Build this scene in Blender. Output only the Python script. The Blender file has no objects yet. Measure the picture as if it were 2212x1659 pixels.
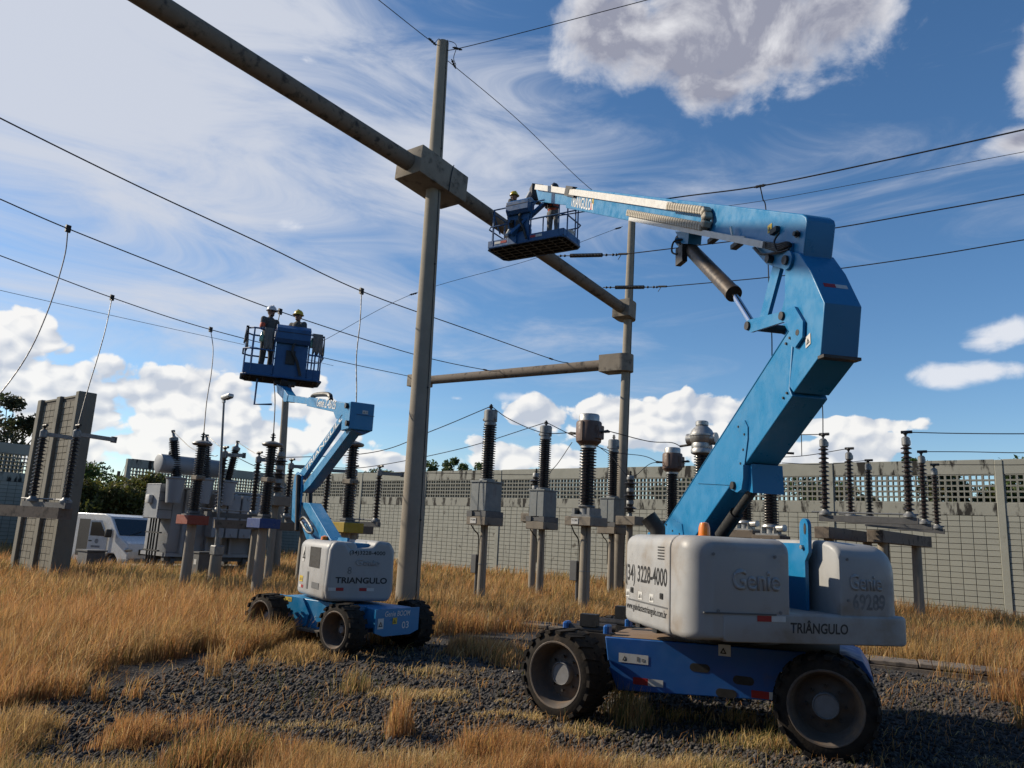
import bpy, bmesh, math, random
import numpy as np
from mathutils import Vector, Matrix, noise
rnd = random.Random(7)
rng = np.random.default_rng(11)
scene = bpy.context.scene
COL = scene.collection
pi = math.pi
# ------------------------------------------------------------------ camera
FPX = 1655.0                       # focal length for a 2212 x 1659 picture
PITCH, ROLL, EYE = math.radians(11.3), math.radians(2.9), 1.95
CAM = np.array([0, 0, EYE])
_R0 = np.array([1., 0, 0]); CF = np.array([0, math.cos(PITCH), math.sin(PITCH)]); _U0 = np.array([0, -math.sin(PITCH), math.cos(PITCH)])
CR = math.cos(ROLL) * _R0 + math.sin(ROLL) * _U0
CU = -math.sin(ROLL) * _R0 + math.cos(ROLL) * _U0
cd = bpy.data.cameras.new('camera'); cam = bpy.data.objects.new('camera', cd); COL.objects.link(cam)
cd.sensor_width = 36.0; cd.lens = 36.0 * FPX / 2212.0; cd.clip_start = 0.1; cd.clip_end = 3000
cam.matrix_world = Matrix(((CR[0], CU[0], -CF[0], 0), (CR[1], CU[1], -CF[1], 0), (CR[2], CU[2], -CF[2], EYE), (0, 0, 0, 1)))
scene.camera = cam
scene.render.resolution_x, scene.render.resolution_y = 1024, 768
scene.view_settings.view_transform = 'Standard'; scene.view_settings.look = 'None'
scene.view_settings.gamma = 1; scene.view_settings.use_curve_mapping = False
scene.view_settings.exposure = EXPOSURE = 0.30
scene.cycles.diffuse_bounces = 3; scene.cycles.max_bounces = 6

def ray(u, v): return CF + CR * (u - 1106) / FPX - CU * (v - 829.5) / FPX
def at(u, v, y):                   # point seen at (u,v) standing y metres in front
    q = ray(u, v); return CAM + q * (y / q[1])
def gnd(u, v, z=0.0):              # point seen at (u,v) at height z
    q = ray(u, v); return CAM + q * ((z - EYE) / q[2])
def onp(u, v, A, d):               # point seen at (u,v) on the upright plane through A along d
    q = ray(u, v); n = (-d[1], d[0])
    t = (A[0] * n[0] + A[1] * n[1]) / (q[0] * n[0] + q[1] * n[1]); return CAM + q * t
def azel(u, v):
    q = ray(u, v); q = q / np.linalg.norm(q); return math.atan2(q[0], q[1]), math.asin(q[2])

# ------------------------------------------------------------------ world: sky and sun
SUN_AZ, SUN_EL = math.radians(-74), math.radians(29)
SKY = 0.11
world = bpy.data.worlds.new('World'); scene.world = world; world.use_nodes = True
world.cycles.sampling_method = 'NONE'
def build_sky():
    nt = world.node_tree; nt.nodes.clear(); L = nt.links
    def node(t, **k):
        n = nt.nodes.new(t)
        for a, b in k.items(): setattr(n, a, b)
        return n
    def put(s, x):
        if isinstance(x, (int, float)): s.default_value = x
        elif isinstance(x, tuple): s.default_value = x
        else: L.new(x, s)
    def m(op, a, b=None, c=None, clamp=False):
        n = node('ShaderNodeMath', operation=op, use_clamp=clamp); put(n.inputs[0], a)
        if b is not None: put(n.inputs[1], b)
        if c is not None: put(n.inputs[2], c)
        return n.outputs[0]
    def mixc(f, a, b):
        n = node('ShaderNodeMix', data_type='RGBA'); put(n.inputs[0], f); put(n.inputs[6], a); put(n.inputs[7], b); return n.outputs[2]
    def ss(x, lo, hi):
        n = node('ShaderNodeMapRange', interpolation_type='SMOOTHSTEP'); put(n.inputs[0], x); n.inputs[1].default_value = lo; n.inputs[2].default_value = hi; return n.outputs[0]
    def fbm(vec, scale, det=6, rough=.55, dist=0.0):
        n = node('ShaderNodeTexNoise', noise_dimensions='2D'); put(n.inputs['Vector'], vec); n.inputs['Scale'].default_value = scale
        n.inputs['Detail'].default_value = det; n.inputs['Roughness'].default_value = rough; n.inputs['Distortion'].default_value = dist; return n.outputs[0]
    sky = node('ShaderNodeTexSky', sky_type='NISHITA', sun_disc=False); sky.sun_elevation = SUN_EL; sky.sun_rotation = SUN_AZ
    sky.air_density = 1.0; sky.dust_density = 0.5; sky.ozone_density = 2.6; sky.altitude = 700
    tc = node('ShaderNodeTexCoord'); sp = node('ShaderNodeSeparateXYZ'); L.new(tc.outputs['Generated'], sp.inputs[0])
    x, y, z = sp.outputs
    az = m('ARCTAN2', x, y); el = m('ARCSINE', z)
    cv = node('ShaderNodeCombineXYZ'); L.new(az, cv.inputs[0]); L.new(m('MULTIPLY', el, 1.35), cv.inputs[1]); p = cv.outputs[0]
    co = node('ShaderNodeVectorMath', operation='ADD'); L.new(p, co.inputs[0]); co.inputs[1].default_value = (-.018, .022, 0); po = co.outputs[0]
    n1 = fbm(p, 9, 9, .58, .25); n1o = fbm(po, 9, 9, .58, .25)
    n2 = fbm(p, 30, 6, .6); nlow = fbm(p, 3.2, 4, .5)
    def puff(vec, scale):            # rounded billows
        n = node('ShaderNodeTexVoronoi', voronoi_dimensions='2D', feature='F1'); put(n.inputs['Vector'], vec); n.inputs['Scale'].default_value = scale; n.inputs['Randomness'].default_value = 1
        return m('MULTIPLY_ADD', n.outputs['Distance'], -1.5, .62)
    wv = node('ShaderNodeVectorMath', operation='ADD'); L.new(p, wv.inputs[0]); ws = node('ShaderNodeVectorMath', operation='SCALE'); nn = node('ShaderNodeTexNoise'); L.new(p, nn.inputs['Vector']); nn.inputs['Scale'].default_value = 14; L.new(nn.outputs['Color'], ws.inputs[0]); ws.inputs['Scale'].default_value = .05; L.new(ws.outputs[0], wv.inputs[1]); pw = wv.outputs[0]
    wo = node('ShaderNodeVectorMath', operation='ADD'); L.new(pw, wo.inputs[0]); wo.inputs[1].default_value = (-.008, .012, 0)
    pf = m('ADD', m('MULTIPLY', puff(pw, 16), .62), m('MULTIPLY', puff(pw, 42), .32)); pfo = m('ADD', m('MULTIPLY', puff(wo.outputs[0], 16), .62), m('MULTIPLY', puff(wo.outputs[0], 42), .32))
    def field(cl):
        F = None
        for (u, v, ru, rv, s) in cl:
            if s is None: a, e = u, v
            else: a, e = azel(u, v)
            dx = m('DIVIDE', m('SUBTRACT', az, a), ru / 1655 if s is not None else ru); dy = m('DIVIDE', m('SUBTRACT', el, e), rv / 1655 if s is not None else rv)
            d = m('SQRT', m('ADD', m('MULTIPLY', dx, dx), m('MULTIPLY', dy, dy)))
            f = m('MULTIPLY_ADD', d, -(s or 1), (s or 1))
            F = f if F is None else m('MAXIMUM', F, f)
        return m('MAXIMUM', F, -1.0)
    big = [(1560, 70, 400, 170, 1.0), (1330, 60, 190, 130, .9), (1800, 20, 170, 130, .9), (1530, 190, 190, 80, .8), (2250, 150, 75, 130, .8), (2215, 300, 90, 36, .75)]
    big += [(1.35, .62, .22, .09, None), (2.5, .5, .25, .08, None), (-2.1, .7, .2, .08, None)]
    low = [(20, 760, 80, 90, .9), (120, 870, 230, 105, 1.0), (380, 880, 240, 95, 1.0), (640, 870, 90, 90, .9), (300, 960, 200, 40, .8), (60, 950, 250, 60, .8), (590, 945, 200, 75, .8),
           (1180, 900, 110, 60, .9), (1390, 915, 330, 75, 1.0), (1520, 890, 150, 60, 1.0), (1150, 985, 220, 45, .8), (1880, 965, 90, 40, .9), (1800, 920, 190, 22, .8), (1790, 990, 200, 40, .8), (840, 1000, 160, 26, .7),
           (-1.6, .06, .8, .08, None), (1.7, .06, .8, .08, None)]
    wisp = [(2175, 715, 110, 44, 1.1), (2130, 735, 70, 26, .9), (640, 490, 26, 14, .35), (658, 130, 36, 12, .35), (2095, 805, 150, 26, .9), (1130, 860, 60, 16, .8), (985, 860, 40, 12, .8)]
    k = m('MULTIPLY_ADD', n1, 1.9, -.98); ko = m('MULTIPLY_ADD', n1o, 1.9, -.98); fine = m('MULTIPLY_ADD', n2, .42, -.21)
    FB = field(big); FL = field(low); FW = field(wisp)
    dB = m('ADD', m('ADD', FB, m('MULTIPLY', k, .62)), m('MULTIPLY', fine, .75)); dL = m('ADD', m('ADD', FL, m('MULTIPLY', k, .55)), m('ADD', m('MULTIPLY', pf, .55), m('MULTIPLY', fine, .5)))
    aB = ss(dB, .04, .55); aL = ss(dL, .14, .27)
    dW = m('ADD', FW, m('MULTIPLY', k, 1.2)); aW = m('MULTIPLY', ss(dW, .15, .8), .85)
    # light from the sun side (left, above): density towards the sun darkens
    lit = m('ADD', m('MULTIPLY', m('SUBTRACT', pf, pfo), 2.2), m('MULTIPLY_ADD', m('SUBTRACT', k, ko), 1.1, .66), clamp=True)
    W = 1.0 / (SKY * 2 ** EXPOSURE)
    def c(r, g, b): return (r * W, g * W, b * W, 1)
    colL = mixc(lit, c(.56, .60, .68), c(.97, .95, .92))
    core = ss(m('ADD', m('ADD', FB, m('MULTIPLY', k, .28)), m('MULTIPLY', fine, .6)), .12, .62)
    core = m('MULTIPLY', core, m('MULTIPLY_ADD', m('SUBTRACT', ko, k), 1.3, .88), clamp=True)
    colB = mixc(core, c(.84, .84, .87), c(.31, .325, .41))
    # thin high veil
    vm = node('ShaderNodeMapping'); L.new(p, vm.inputs[0]); vm.inputs['Scale'].default_value = (1.3, 4.0, 1); vm.inputs['Rotation'].default_value = (0, 0, .35)
    nv = fbm(vm.outputs[0], 2.6, 7, .62, .6)
    veilF = field([(150, 60, 1150, 560, 1.25), (900, 360, 650, 260, .85), (250, 420, 600, 260, .8), (1450, 420, 500, 90, .45), (2050, 330, 300, 120, .3), (450, 640, 950, 300, .62), (-1.3, .5, .5, .3, None)])
    veil = m('MULTIPLY', ss(m('ADD', m('MULTIPLY_ADD', nv, 1.5, -.75), veilF), -.05, .95), .92, clamp=True)
    base = sky.outputs[0]
    # deepen the blue a little as the phone camera does
    hs = node('ShaderNodeHueSaturation'); hs.inputs['Saturation'].default_value = 1.18; L.new(base, hs.inputs['Color']); base = hs.outputs[0]
    c1 = mixc(veil, base, c(.64, .675, .76))
    c2 = mixc(aW, c1, c(.85, .86, .90))
    c3 = mixc(m('MULTIPLY', aL, .93), c2, colL)
    c4 = mixc(aB, c3, colB)
    # no clouds below the horizon
    c5 = mixc(ss(el, -.02, .01), base, c4)
    bg = node('ShaderNodeBackground'); L.new(c5, bg.inputs[0]); bg.inputs[1].default_value = SKY
    out = node('ShaderNodeOutputWorld'); L.new(bg.outputs[0], out.inputs[0])
build_sky()
SL = Vector((math.cos(SUN_EL) * math.sin(SUN_AZ), math.cos(SUN_EL) * math.cos(SUN_AZ), math.sin(SUN_EL)))
sd = bpy.data.lights.new('sun', 'SUN'); sd.energy = 5.0; sd.angle = math.radians(.53); sd.color = (1, .88, .70)
sun = bpy.data.objects.new('sun', sd); COL.objects.link(sun); sun.rotation_euler = (-SL).to_track_quat('-Z', 'Y').to_euler(); sun.location = (-30, 10, 30)

# ------------------------------------------------------------------ materials
MATS = {}
ALB = .68
def M(name, col, rough=.6, metal=0., col2=None, ns=4., amt=.6, bump=0., bs=40., dirt=None, ds=2., dlo=.55, dhi=.7, dstretch=1., spec=.5, rand=0., coat=0., trans=0., attr=None, alpha=1., chip=None):
    if name in MATS: return MATS[name]
    if name not in ('leaf', 'dry_grass', 'dark_stone', 'beacon_amber', 'chrome'):
        col = tuple(q * ALB for q in col); col2 = col2 and tuple(q * ALB for q in col2); dirt = dirt and tuple(q * ALB for q in dirt)
    mt = bpy.data.materials.new(name); mt.use_nodes = True; nt = mt.node_tree; L = nt.links
    b = nt.nodes['Principled BSDF']; b.inputs['Roughness'].default_value = rough; b.inputs['Metallic'].default_value = metal
    b.inputs['Specular IOR Level'].default_value = spec; b.inputs['Coat Weight'].default_value = coat; b.inputs['Transmission Weight'].default_value = trans
    c = (*col, 1); b.inputs['Base Color'].default_value = c; mt.diffuse_color = c
    tc = nt.nodes.new('ShaderNodeTexCoord'); src = None
    def nz(scale, det=5, stretch=1.):
        n = nt.nodes.new('ShaderNodeTexNoise'); n.inputs['Scale'].default_value = scale; n.inputs['Detail'].default_value = det; n.inputs['Roughness'].default_value = .62
        if stretch != 1:
            mp = nt.nodes.new('ShaderNodeMapping'); mp.inputs['Scale'].default_value = (1, 1, stretch); L.new(tc.outputs['Object'], mp.inputs[0]); L.new(mp.outputs[0], n.inputs['Vector'])
        else: L.new(tc.outputs['Object'], n.inputs['Vector'])
        return n.outputs[0]
    def rng_(s, lo, hi, a, bb):
        r = nt.nodes.new('ShaderNodeMapRange'); r.interpolation_type = 'SMOOTHSTEP'; L.new(s, r.inputs[0])
        for i, q in enumerate((lo, hi, a, bb)): r.inputs[i + 1].default_value = q
        return r.outputs[0]
    def mx(f, a, bb):
        n = nt.nodes.new('ShaderNodeMix'); n.data_type = 'RGBA'; L.new(f, n.inputs[0])
        for s, q in ((n.inputs[6], a), (n.inputs[7], bb)):
            if isinstance(q, tuple): s.default_value = q
            else: L.new(q, s)
        return n.outputs[2]
    src = c
    if col2: src = mx(rng_(nz(ns), .32, .68, 0, amt), src, (*col2, 1))
    if attr:
        a = nt.nodes.new('ShaderNodeAttribute'); a.attribute_name = attr; src = a.outputs['Color'] if not col2 else src
    if rand:
        oi = nt.nodes.new('ShaderNodeObjectInfo'); h = nt.nodes.new('ShaderNodeHueSaturation')
        mr = nt.nodes.new('ShaderNodeMapRange'); L.new(oi.outputs['Random'], mr.inputs[0]); mr.inputs[3].default_value = 1 - rand; mr.inputs[4].default_value = 1 + rand
        L.new(mr.outputs[0], h.inputs['Value'])
        if isinstance(src, tuple): h.inputs['Color'].default_value = src
        else: L.new(src, h.inputs['Color'])
        src = h.outputs[0]
    if dirt: src = mx(rng_(nz(ds, 7, dstretch), dlo, dhi, 0, 1), src, (*dirt, 1))
    if chip: src = mx(rng_(nz(chip[1], 8), chip[2], chip[3], 0, .8), src, tuple(q * ALB for q in chip[0]) + (1,))
    if not isinstance(src, tuple): L.new(src, b.inputs['Base Color'])
    if bump:
        bn = nt.nodes.new('ShaderNodeBump'); bn.inputs['Strength'].default_value = bump; bn.inputs['Distance'].default_value = .02; L.new(nz(bs, 4), bn.inputs['Height']); L.new(bn.outputs[0], b.inputs['Normal'])
    if rough > .2 and rough < .9:
        L.new(rng_(nz(ns * 2.3 + 1), .3, .7, max(rough - .12, .05), min(rough + .15, 1)), b.inputs['Roughness'])
    MATS[name] = mt; return mt
DUST = (.27, .19, .12)
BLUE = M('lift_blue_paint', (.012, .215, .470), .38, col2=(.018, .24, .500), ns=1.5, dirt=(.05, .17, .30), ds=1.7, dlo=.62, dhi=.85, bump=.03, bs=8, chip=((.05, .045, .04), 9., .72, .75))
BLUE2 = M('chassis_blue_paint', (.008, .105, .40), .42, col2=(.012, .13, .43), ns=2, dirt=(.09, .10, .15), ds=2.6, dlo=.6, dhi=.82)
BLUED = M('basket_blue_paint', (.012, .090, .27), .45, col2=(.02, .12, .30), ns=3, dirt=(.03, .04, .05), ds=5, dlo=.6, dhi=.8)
GREYC = M('grey_cover_plastic', (.41, .415, .42), .5, col2=(.45, .45, .445), ns=2, dirt=(.30, .25, .20), ds=1.6, dlo=.5, dhi=.78, bump=.06, bs=5, chip=((.13, .12, .11), 7., .70, .73))
DUSTM = M('dusty_steel_top', (.26, .17, .11), .9, col2=(.34, .23, .15), ns=5)
STEELD = M('dark_steel', (.035, .034, .034), .5, metal=.3, col2=(.07, .055, .045), ns=6)
BRONZE = M('cylinder_barrel_paint', (.085, .070, .058), .42, metal=.35, col2=(.14, .10, .07), ns=5)
CHROME = M('chrome', (.8, .8, .82), .08, metal=1)
ALU = M('tray_aluminium', (.74, .73, .70), .5, metal=.1, col2=(.62, .60, .56), ns=7, dirt=(.35, .31, .27), ds=6, dlo=.62, dhi=.8)
CHAIN = M('cable_chain_plastic', (.52, .47, .38), .6, col2=(.40, .34, .26), ns=20, dirt=(.16, .08, .05), ds=8, dlo=.66, dhi=.74)
BLACK = M('black_rubber', (.012, .012, .013), .55, col2=(.03, .028, .026), ns=9)
TYRE = M('tyre_rubber', (.018, .016, .015), .9, col2=(.055, .042, .03), ns=7, bump=.2, bs=30, dirt=(.12, .08, .05), ds=4, dlo=.55, dhi=.72, spec=.2)
RIM = M('dusty_rim', (.12, .10, .085), .75, col2=(.17, .12, .085), ns=6, dirt=(.22, .145, .09), ds=3, dlo=.5, dhi=.7)
HUB = M('hub_cover', (.24, .24, .25), .6, col2=(.18, .17, .16), ns=9)
ORANGE = M('beacon_amber', (.72, .19, .015), .25, coat=.4)
WHITE = M('white_decal', (.74, .74, .72), .5, col2=(.62, .61, .58), ns=25)
REDD = M('red_decal', (.42, .012, .018), .45)
YELD = M('yellow_decal', (.72, .50, .03), .5)
LETK = M('black_lettering', (.016, .016, .018), .5, col2=(.03, .03, .03), ns=12)
LETW = M('white_lettering', (.80, .80, .80), .5)
LETF = M('faded_lettering', (.16, .16, .165), .6, col2=(.30, .30, .30), ns=14, amt=.9)
CONC = M('concrete', (.30, .265, .215), .9, col2=(.38, .335, .27), ns=2.2, bump=.12, bs=26, dirt=(.17, .14, .115), ds=3.2, dlo=.6, dhi=.85, dstretch=.25)
CONCD = M('weathered_concrete', (.255, .222, .18), .92, col2=(.33, .285, .23), ns=3, bump=.25, bs=18, dirt=(.055, .048, .042), ds=2.6, dlo=.5, dhi=.72)
CONCB = M('dirty_beam_concrete', (.19, .155, .125), .92, col2=(.27, .22, .17), ns=3.5, bump=.25, bs=18, dirt=(.05, .042, .038), ds=3.5, dlo=.48, dhi=.7)
WALLP = M('painted_wall_concrete', (0.366, 0.368, 0.315), .88, col2=(0.421, 0.421, 0.360), ns=1.1, bump=.1, bs=24, dirt=(.15, .13, .105), ds=1.6, dlo=.62, dhi=.8)
WALLM = M('mould_stained_beam', (0.366, 0.366, 0.315), .9, col2=(0.421, 0.417, 0.360), ns=1.3, bump=.15, bs=20, dirt=(.022, .020, .017), ds=2.6, dlo=.50, dhi=.60, dstretch=.3)
BLOCK = M('painted_block', (0.381, 0.384, 0.331), .88, col2=(0.438, 0.438, 0.375), ns=2.5, bump=.15, bs=34, dirt=(.10, .085, .065), ds=2.2, dlo=.60, dhi=.74, rand=.05)
LATT = M('lattice_block', (0.325, 0.325, 0.281), .9, col2=(0.374, 0.374, 0.325), ns=2.5, dirt=(.10, .09, .075), ds=3, dlo=.6, dhi=.8, rand=.05)
MORT = M('mortar', (.11, .10, .08), .95, col2=(.16, .145, .12), ns=6, bump=.2, bs=40)
FIREP = M('firewall_concrete', (.205, .195, .16), .9, col2=(.26, .245, .205), ns=1.4, bump=.12, bs=22, dirt=(.09, .08, .07), ds=1.2, dlo=.56, dhi=.78)
FIREB = M('firewall_block', (.21, .195, .155), .92, col2=(.26, .24, .195), ns=2, bump=.2, bs=30, dirt=(.10, .09, .075), ds=1.6, dlo=.52, dhi=.75, rand=.06)
CERAM = M('brown_porcelain', (.022, .013, .011), .3, col2=(.034, .02, .016), ns=6, spec=.35)
CERAMG = M('dark_grey_porcelain', (.030, .029, .032), .3, col2=(.05, .045, .042), ns=6, spec=.4)
RACK = M('shaded_rack_steel', (.13, .13, .13), .65, metal=.2, col2=(.19, .185, .18), ns=7)  # shade on the channel fronts is put into this dark grey
GALV = M('galvanised_steel', (.30, .305, .305), .5, metal=.5, col2=(.20, .205, .21), ns=8, dirt=(.14, .12, .10), ds=6, dlo=.58, dhi=.8)
TANK = M('galvanised_tank', (.21, .23, .235), .55, metal=.25, col2=(.30, .32, .32), ns=3, dirt=(.16, .13, .12), ds=4, dlo=.55, dhi=.75, dstretch=.2)
ALUC = M('cast_aluminium', (.52, .52, .51), .42, metal=.7, col2=(.40, .40, .39), ns=6)
RUSTP = M('rusty_head_paint', (.13, .078, .06), .6, col2=(.17, .10, .078), ns=4, dirt=(.20, .17, .155), ds=5, dlo=.6, dhi=.75)
XFMR = M('transformer_grey_paint', (.38, .40, .425), .5, col2=(.34, .36, .385), ns=2, dirt=(.22, .20, .18), ds=2, dlo=.6, dhi=.8, dstretch=.3)
XFMD = M('dark_grey_paint', (.13, .135, .14), .6, col2=(.10, .10, .105), ns=4)
REDP = M('red_paint_worn', (.30, .065, .040), .75, col2=(.34, .09, .055), ns=6, dirt=(.15, .09, .07), ds=6, dlo=.62, dhi=.75)
BLUP = M('blue_paint_worn', (.018, .060, .24), .7, col2=(.03, .085, .28), ns=6, dirt=(.13, .15, .2), ds=8, dlo=.64, dhi=.72)
YELP = M('yellow_paint_worn', (.42, .29, .022), .75, col2=(.48, .34, .04), ns=6, dirt=(.16, .12, .05), ds=6, dlo=.6, dhi=.75)
WIRE = M('conductor', (.035, .036, .04), .5, metal=.4)
WIRB = M('blue_cable', (.03, .05, .11), .5)
VANW = M('van_white', (.66, .68, .70), .25, coat=.5, col2=(.60, .61, .62), ns=3)
GLASS = M('dark_glass', (.018, .022, .026), .06, spec=.8)
TIMBER = M('old_timber', (.13, .10, .075), .9, col2=(.19, .15, .11), ns=9)
SKIN = M('skin', (.26, .13, .085), .6)
UNIF = M('grey_uniform', (.085, .085, .088), .9, col2=(.12, .118, .115), ns=9, bump=.3, bs=18)
NAVY = M('navy_trousers', (.022, .034, .085), .9, col2=(.03, .045, .10), ns=9, bump=.3, bs=18)
TROUG = M('grey_trousers', (.17, .175, .19), .9, col2=(.22, .225, .24), ns=9, bump=.3, bs=18)
HIVIS = M('orange_band', (.62, .085, .03), .7)
HELW = M('white_helmet', (.72, .72, .74), .3, coat=.3); HELY = M('yellow_helmet', (.70, .50, .015), .3, coat=.3); HELB = M('dark_helmet', (.02, .022, .03), .4)
RAG = M('grey_rag', (.22, .21, .20), .95, col2=(.30, .285, .27), ns=12, bump=.4, bs=14)
GREENB = M('green_bottle', (.30, .52, .40), .15)
LEAF = M('leaf', (.055, .090, .025), .6, attr='tint'); 
for _n in ('leaf',):
    pass
BARK = M('bark', (.075, .055, .04), .95, col2=(.12, .09, .07), ns=9, bump=.3, bs=20)
GRASSM = M('dry_grass', (.3, .2, .1), .8, attr='tint', spec=.15)
STONE = M('dark_stone', (.075, .072, .072), .9, attr='tint', spec=.3)
for mt in (LEAF, GRASSM, STONE):
    nt = mt.node_tree; a = [n for n in nt.nodes if n.type == 'ATTRIBUTE'][0]; b = nt.nodes['Principled BSDF']
    nt.links.new(a.outputs['Color'], b.inputs['Base Color'])
    if mt is not STONE:             # thin blades let light through
        b2 = nt.nodes.new('ShaderNodeBsdfTranslucent'); nt.links.new(a.outputs['Color'], b2.inputs[0]); ms = nt.nodes.new('ShaderNodeMixShader'); ms.inputs[0].default_value = .45
        o = [n for n in nt.nodes if n.type == 'OUTPUT_MATERIAL'][0]; nt.links.new(b.outputs[0], ms.inputs[1]); nt.links.new(b2.outputs[0], ms.inputs[2]); nt.links.new(ms.outputs[0], o.inputs[0])

# ------------------------------------------------------------------ mesh tools
class Fr:                          # a frame: origin and three axes
    def __init__(s, o, ex=(1, 0, 0), ey=(0, 1, 0), ez=(0, 0, 1)):
        s.o = np.array([*o][:3], float) if len(o) > 2 else np.array([*o, 0.], float)
        f = lambda a: (lambda b: b / np.linalg.norm(b))(np.array([*a] + [0] * (3 - len(a)), float))
        s.x, s.y, s.z = f(ex), f(ey), f(ez)
    def __call__(s, x=0, y=0, z=0): return s.o + s.x * x + s.y * y + s.z * z
    def sub(s, x=0, y=0, z=0): return Fr(s(x, y, z), s.x, s.y, s.z)
    def rz(s, a): return Fr(s.o, s.x * math.cos(a) + s.y * math.sin(a), -s.x * math.sin(a) + s.y * math.cos(a), s.z)
    def mat(s): return Matrix((( s.x[0], s.y[0], s.z[0], s.o[0]), (s.x[1], s.y[1], s.z[1], s.o[1]), (s.x[2], s.y[2], s.z[2], s.o[2]), (0, 0, 0, 1)))
W0 = Fr((0, 0, 0))
def nrm(a): a = np.array(a, float); return a / max(np.linalg.norm(a), 1e-9)
def perp(d):
    d = nrm(d); a = np.array([0, 0, 1.]) if abs(d[2]) < .9 else np.array([1., 0, 0]); e = nrm(np.cross(a, d)); return e, np.cross(d, e)
class MB:
    def __init__(s): s.v = []; s.f = []
    def add(s, vs, fs):
        k = len(s.v); s.v += [tuple(map(float, q)) for q in vs]; s.f += [tuple(i + k for i in q) for q in fs]; return s
    def box(s, x0, x1, y0, y1, z0, z1, fr=W0):
        vs = [fr(x, y, z) for z in (z0, z1) for y in (y0, y1) for x in (x0, x1)]
        return s.add(vs, [(0, 2, 3, 1), (4, 5, 7, 6), (0, 1, 5, 4), (2, 6, 7, 3), (0, 4, 6, 2), (1, 3, 7, 5)])
    def rbox(s, x0, x1, y0, y1, z0, z1, b=.05, seg=3, fr=W0):
        bm = bmesh.new(); bmesh.ops.create_cube(bm, size=1)
        for q in bm.verts: q.co = ((x0 + x1) / 2 + q.co.x * (x1 - x0), (y0 + y1) / 2 + q.co.y * (y1 - y0), (z0 + z1) / 2 + q.co.z * (z1 - z0))
        bmesh.ops.bevel(bm, geom=bm.edges[:], offset=b, segments=seg, profile=.5, affect='EDGES')
        bm.verts.index_update(); s.add([fr(*q.co) for q in bm.verts], [[q.index for q in f.verts] for f in bm.faces]); bm.free(); return s
    def prism(s, poly, y0, y1, fr=W0):   # polygon in the frame's x-z plane, from y0 to y1
        n = len(poly)
        ar = sum(poly[i][0] * poly[(i + 1) % n][1] - poly[(i + 1) % n][0] * poly[i][1] for i in range(n))
        if (ar < 0) != (y1 < y0): poly = poly[::-1]
        vs = [fr(x, y0, z) for x, z in poly] + [fr(x, y1, z) for x, z in poly]
        return s.add(vs, [tuple(range(n)), tuple(range(2 * n - 1, n - 1, -1))] + [(i, i + n, (i + 1) % n + n, (i + 1) % n) for i in range(n)])
    def lathe(s, o, d, prof, n=14, cap=True):
        o = np.array(o, float); d = nrm(d); e, g = perp(d); vs = []; fs = []
        for t, r in prof:
            for i in range(n):
                a = 2 * pi * i / n; vs.append(o + d * t + (e * math.cos(a) + g * math.sin(a)) * r)
        for j in range(len(prof) - 1):
            for i in range(n): fs.append((j * n + i, j * n + (i + 1) % n, (j + 1) * n + (i + 1) % n, (j + 1) * n + i))
        if cap: fs.append(tuple(range(n - 1, -1, -1))); k = (len(prof) - 1) * n; fs.append(tuple(range(k, k + n)))
        return s.add(vs, fs)
    def cyl(s, a, b, r0, r1=None, n=14):
        a = np.array(a, float); b = np.array(b, float); return s.lathe(a, b - a, [(0, r0), (np.linalg.norm(b - a), r0 if r1 is None else r1)], n)
    def loft(s, secs):               # rings of equal count, capped
        n = len(secs[0]); vs = [q for r in secs for q in r]; m = len(secs)
        return s.add(vs, [(j * n + i, j * n + (i + 1) % n, (j + 1) * n + (i + 1) % n, (j + 1) * n + i) for j in range(m - 1) for i in range(n)] + [tuple(range(n - 1, -1, -1)), tuple(range((m - 1) * n, m * n))])
    def shell(s, x0, x1, z0, z1, y0, y1, fr, rl=.12, rr=.12, rb=.06, e0=.25, e1=.25, il0=1., ir0=1., il1=1., ir1=1., slope=0., n=6):
        """moulded cover: rounded section, ends drawn in over e0/e1; il/ir say how far each side draws in"""
        secs = []; st = [(y0 + e0 * (1 - math.cos(a)), 1 - math.sin(a), 0) for a in np.linspace(0, pi / 2, n)] + [(y1 - e1 * (1 - math.cos(a)), 1 - math.sin(a), 1) for a in np.linspace(pi / 2, 0, n)]
        for y, k, end in st:
            e = (e0, e1)[end]; a = x0 + e * k * ((il0, il1)[end]); b = x1 - e * k * ((ir0, ir1)[end]); t = z1 - e * .45 * k; u = z0 + e * .25 * k; ring = []
            for (cx, cz, r, q0) in ((b - rr, t - rr - slope, rr, 0), (a + rl, t - rl, rl, pi / 2), (a + rb, u + rb, rb, pi), (b - rb, u + rb, rb, 1.5 * pi)):
                for j in range(6): q = q0 + pi / 2 * j / 5; ring.append(fr(cx + r * math.cos(q), y, cz + r * math.sin(q)))
            secs.append(ring)
        return s.loft(secs)
    def tube(s, pts, r, n=6):
        pts = [np.array(p, float) for p in pts]; vs = []; fs = []; m = len(pts); e = None
        for i, p in enumerate(pts):
            d = nrm(pts[min(i + 1, m - 1)] - pts[max(i - 1, 0)])
            if e is None: e, g = perp(d)
            else: e = nrm(e - d * (e @ d)); g = np.cross(d, e)
            rr = r if not isinstance(r, (list, tuple)) else r[i]
            for k in range(n): a = 2 * pi * k / n; vs.append(p + (e * math.cos(a) + g * math.sin(a)) * rr)
        for j in range(m - 1):
            for k in range(n): fs.append((j * n + k, j * n + (k + 1) % n, (j + 1) * n + (k + 1) % n, (j + 1) * n + k))
        fs += [tuple(range(n - 1, -1, -1)), tuple(range((m - 1) * n, m * n))]
        return s.add(vs, fs)
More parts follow.
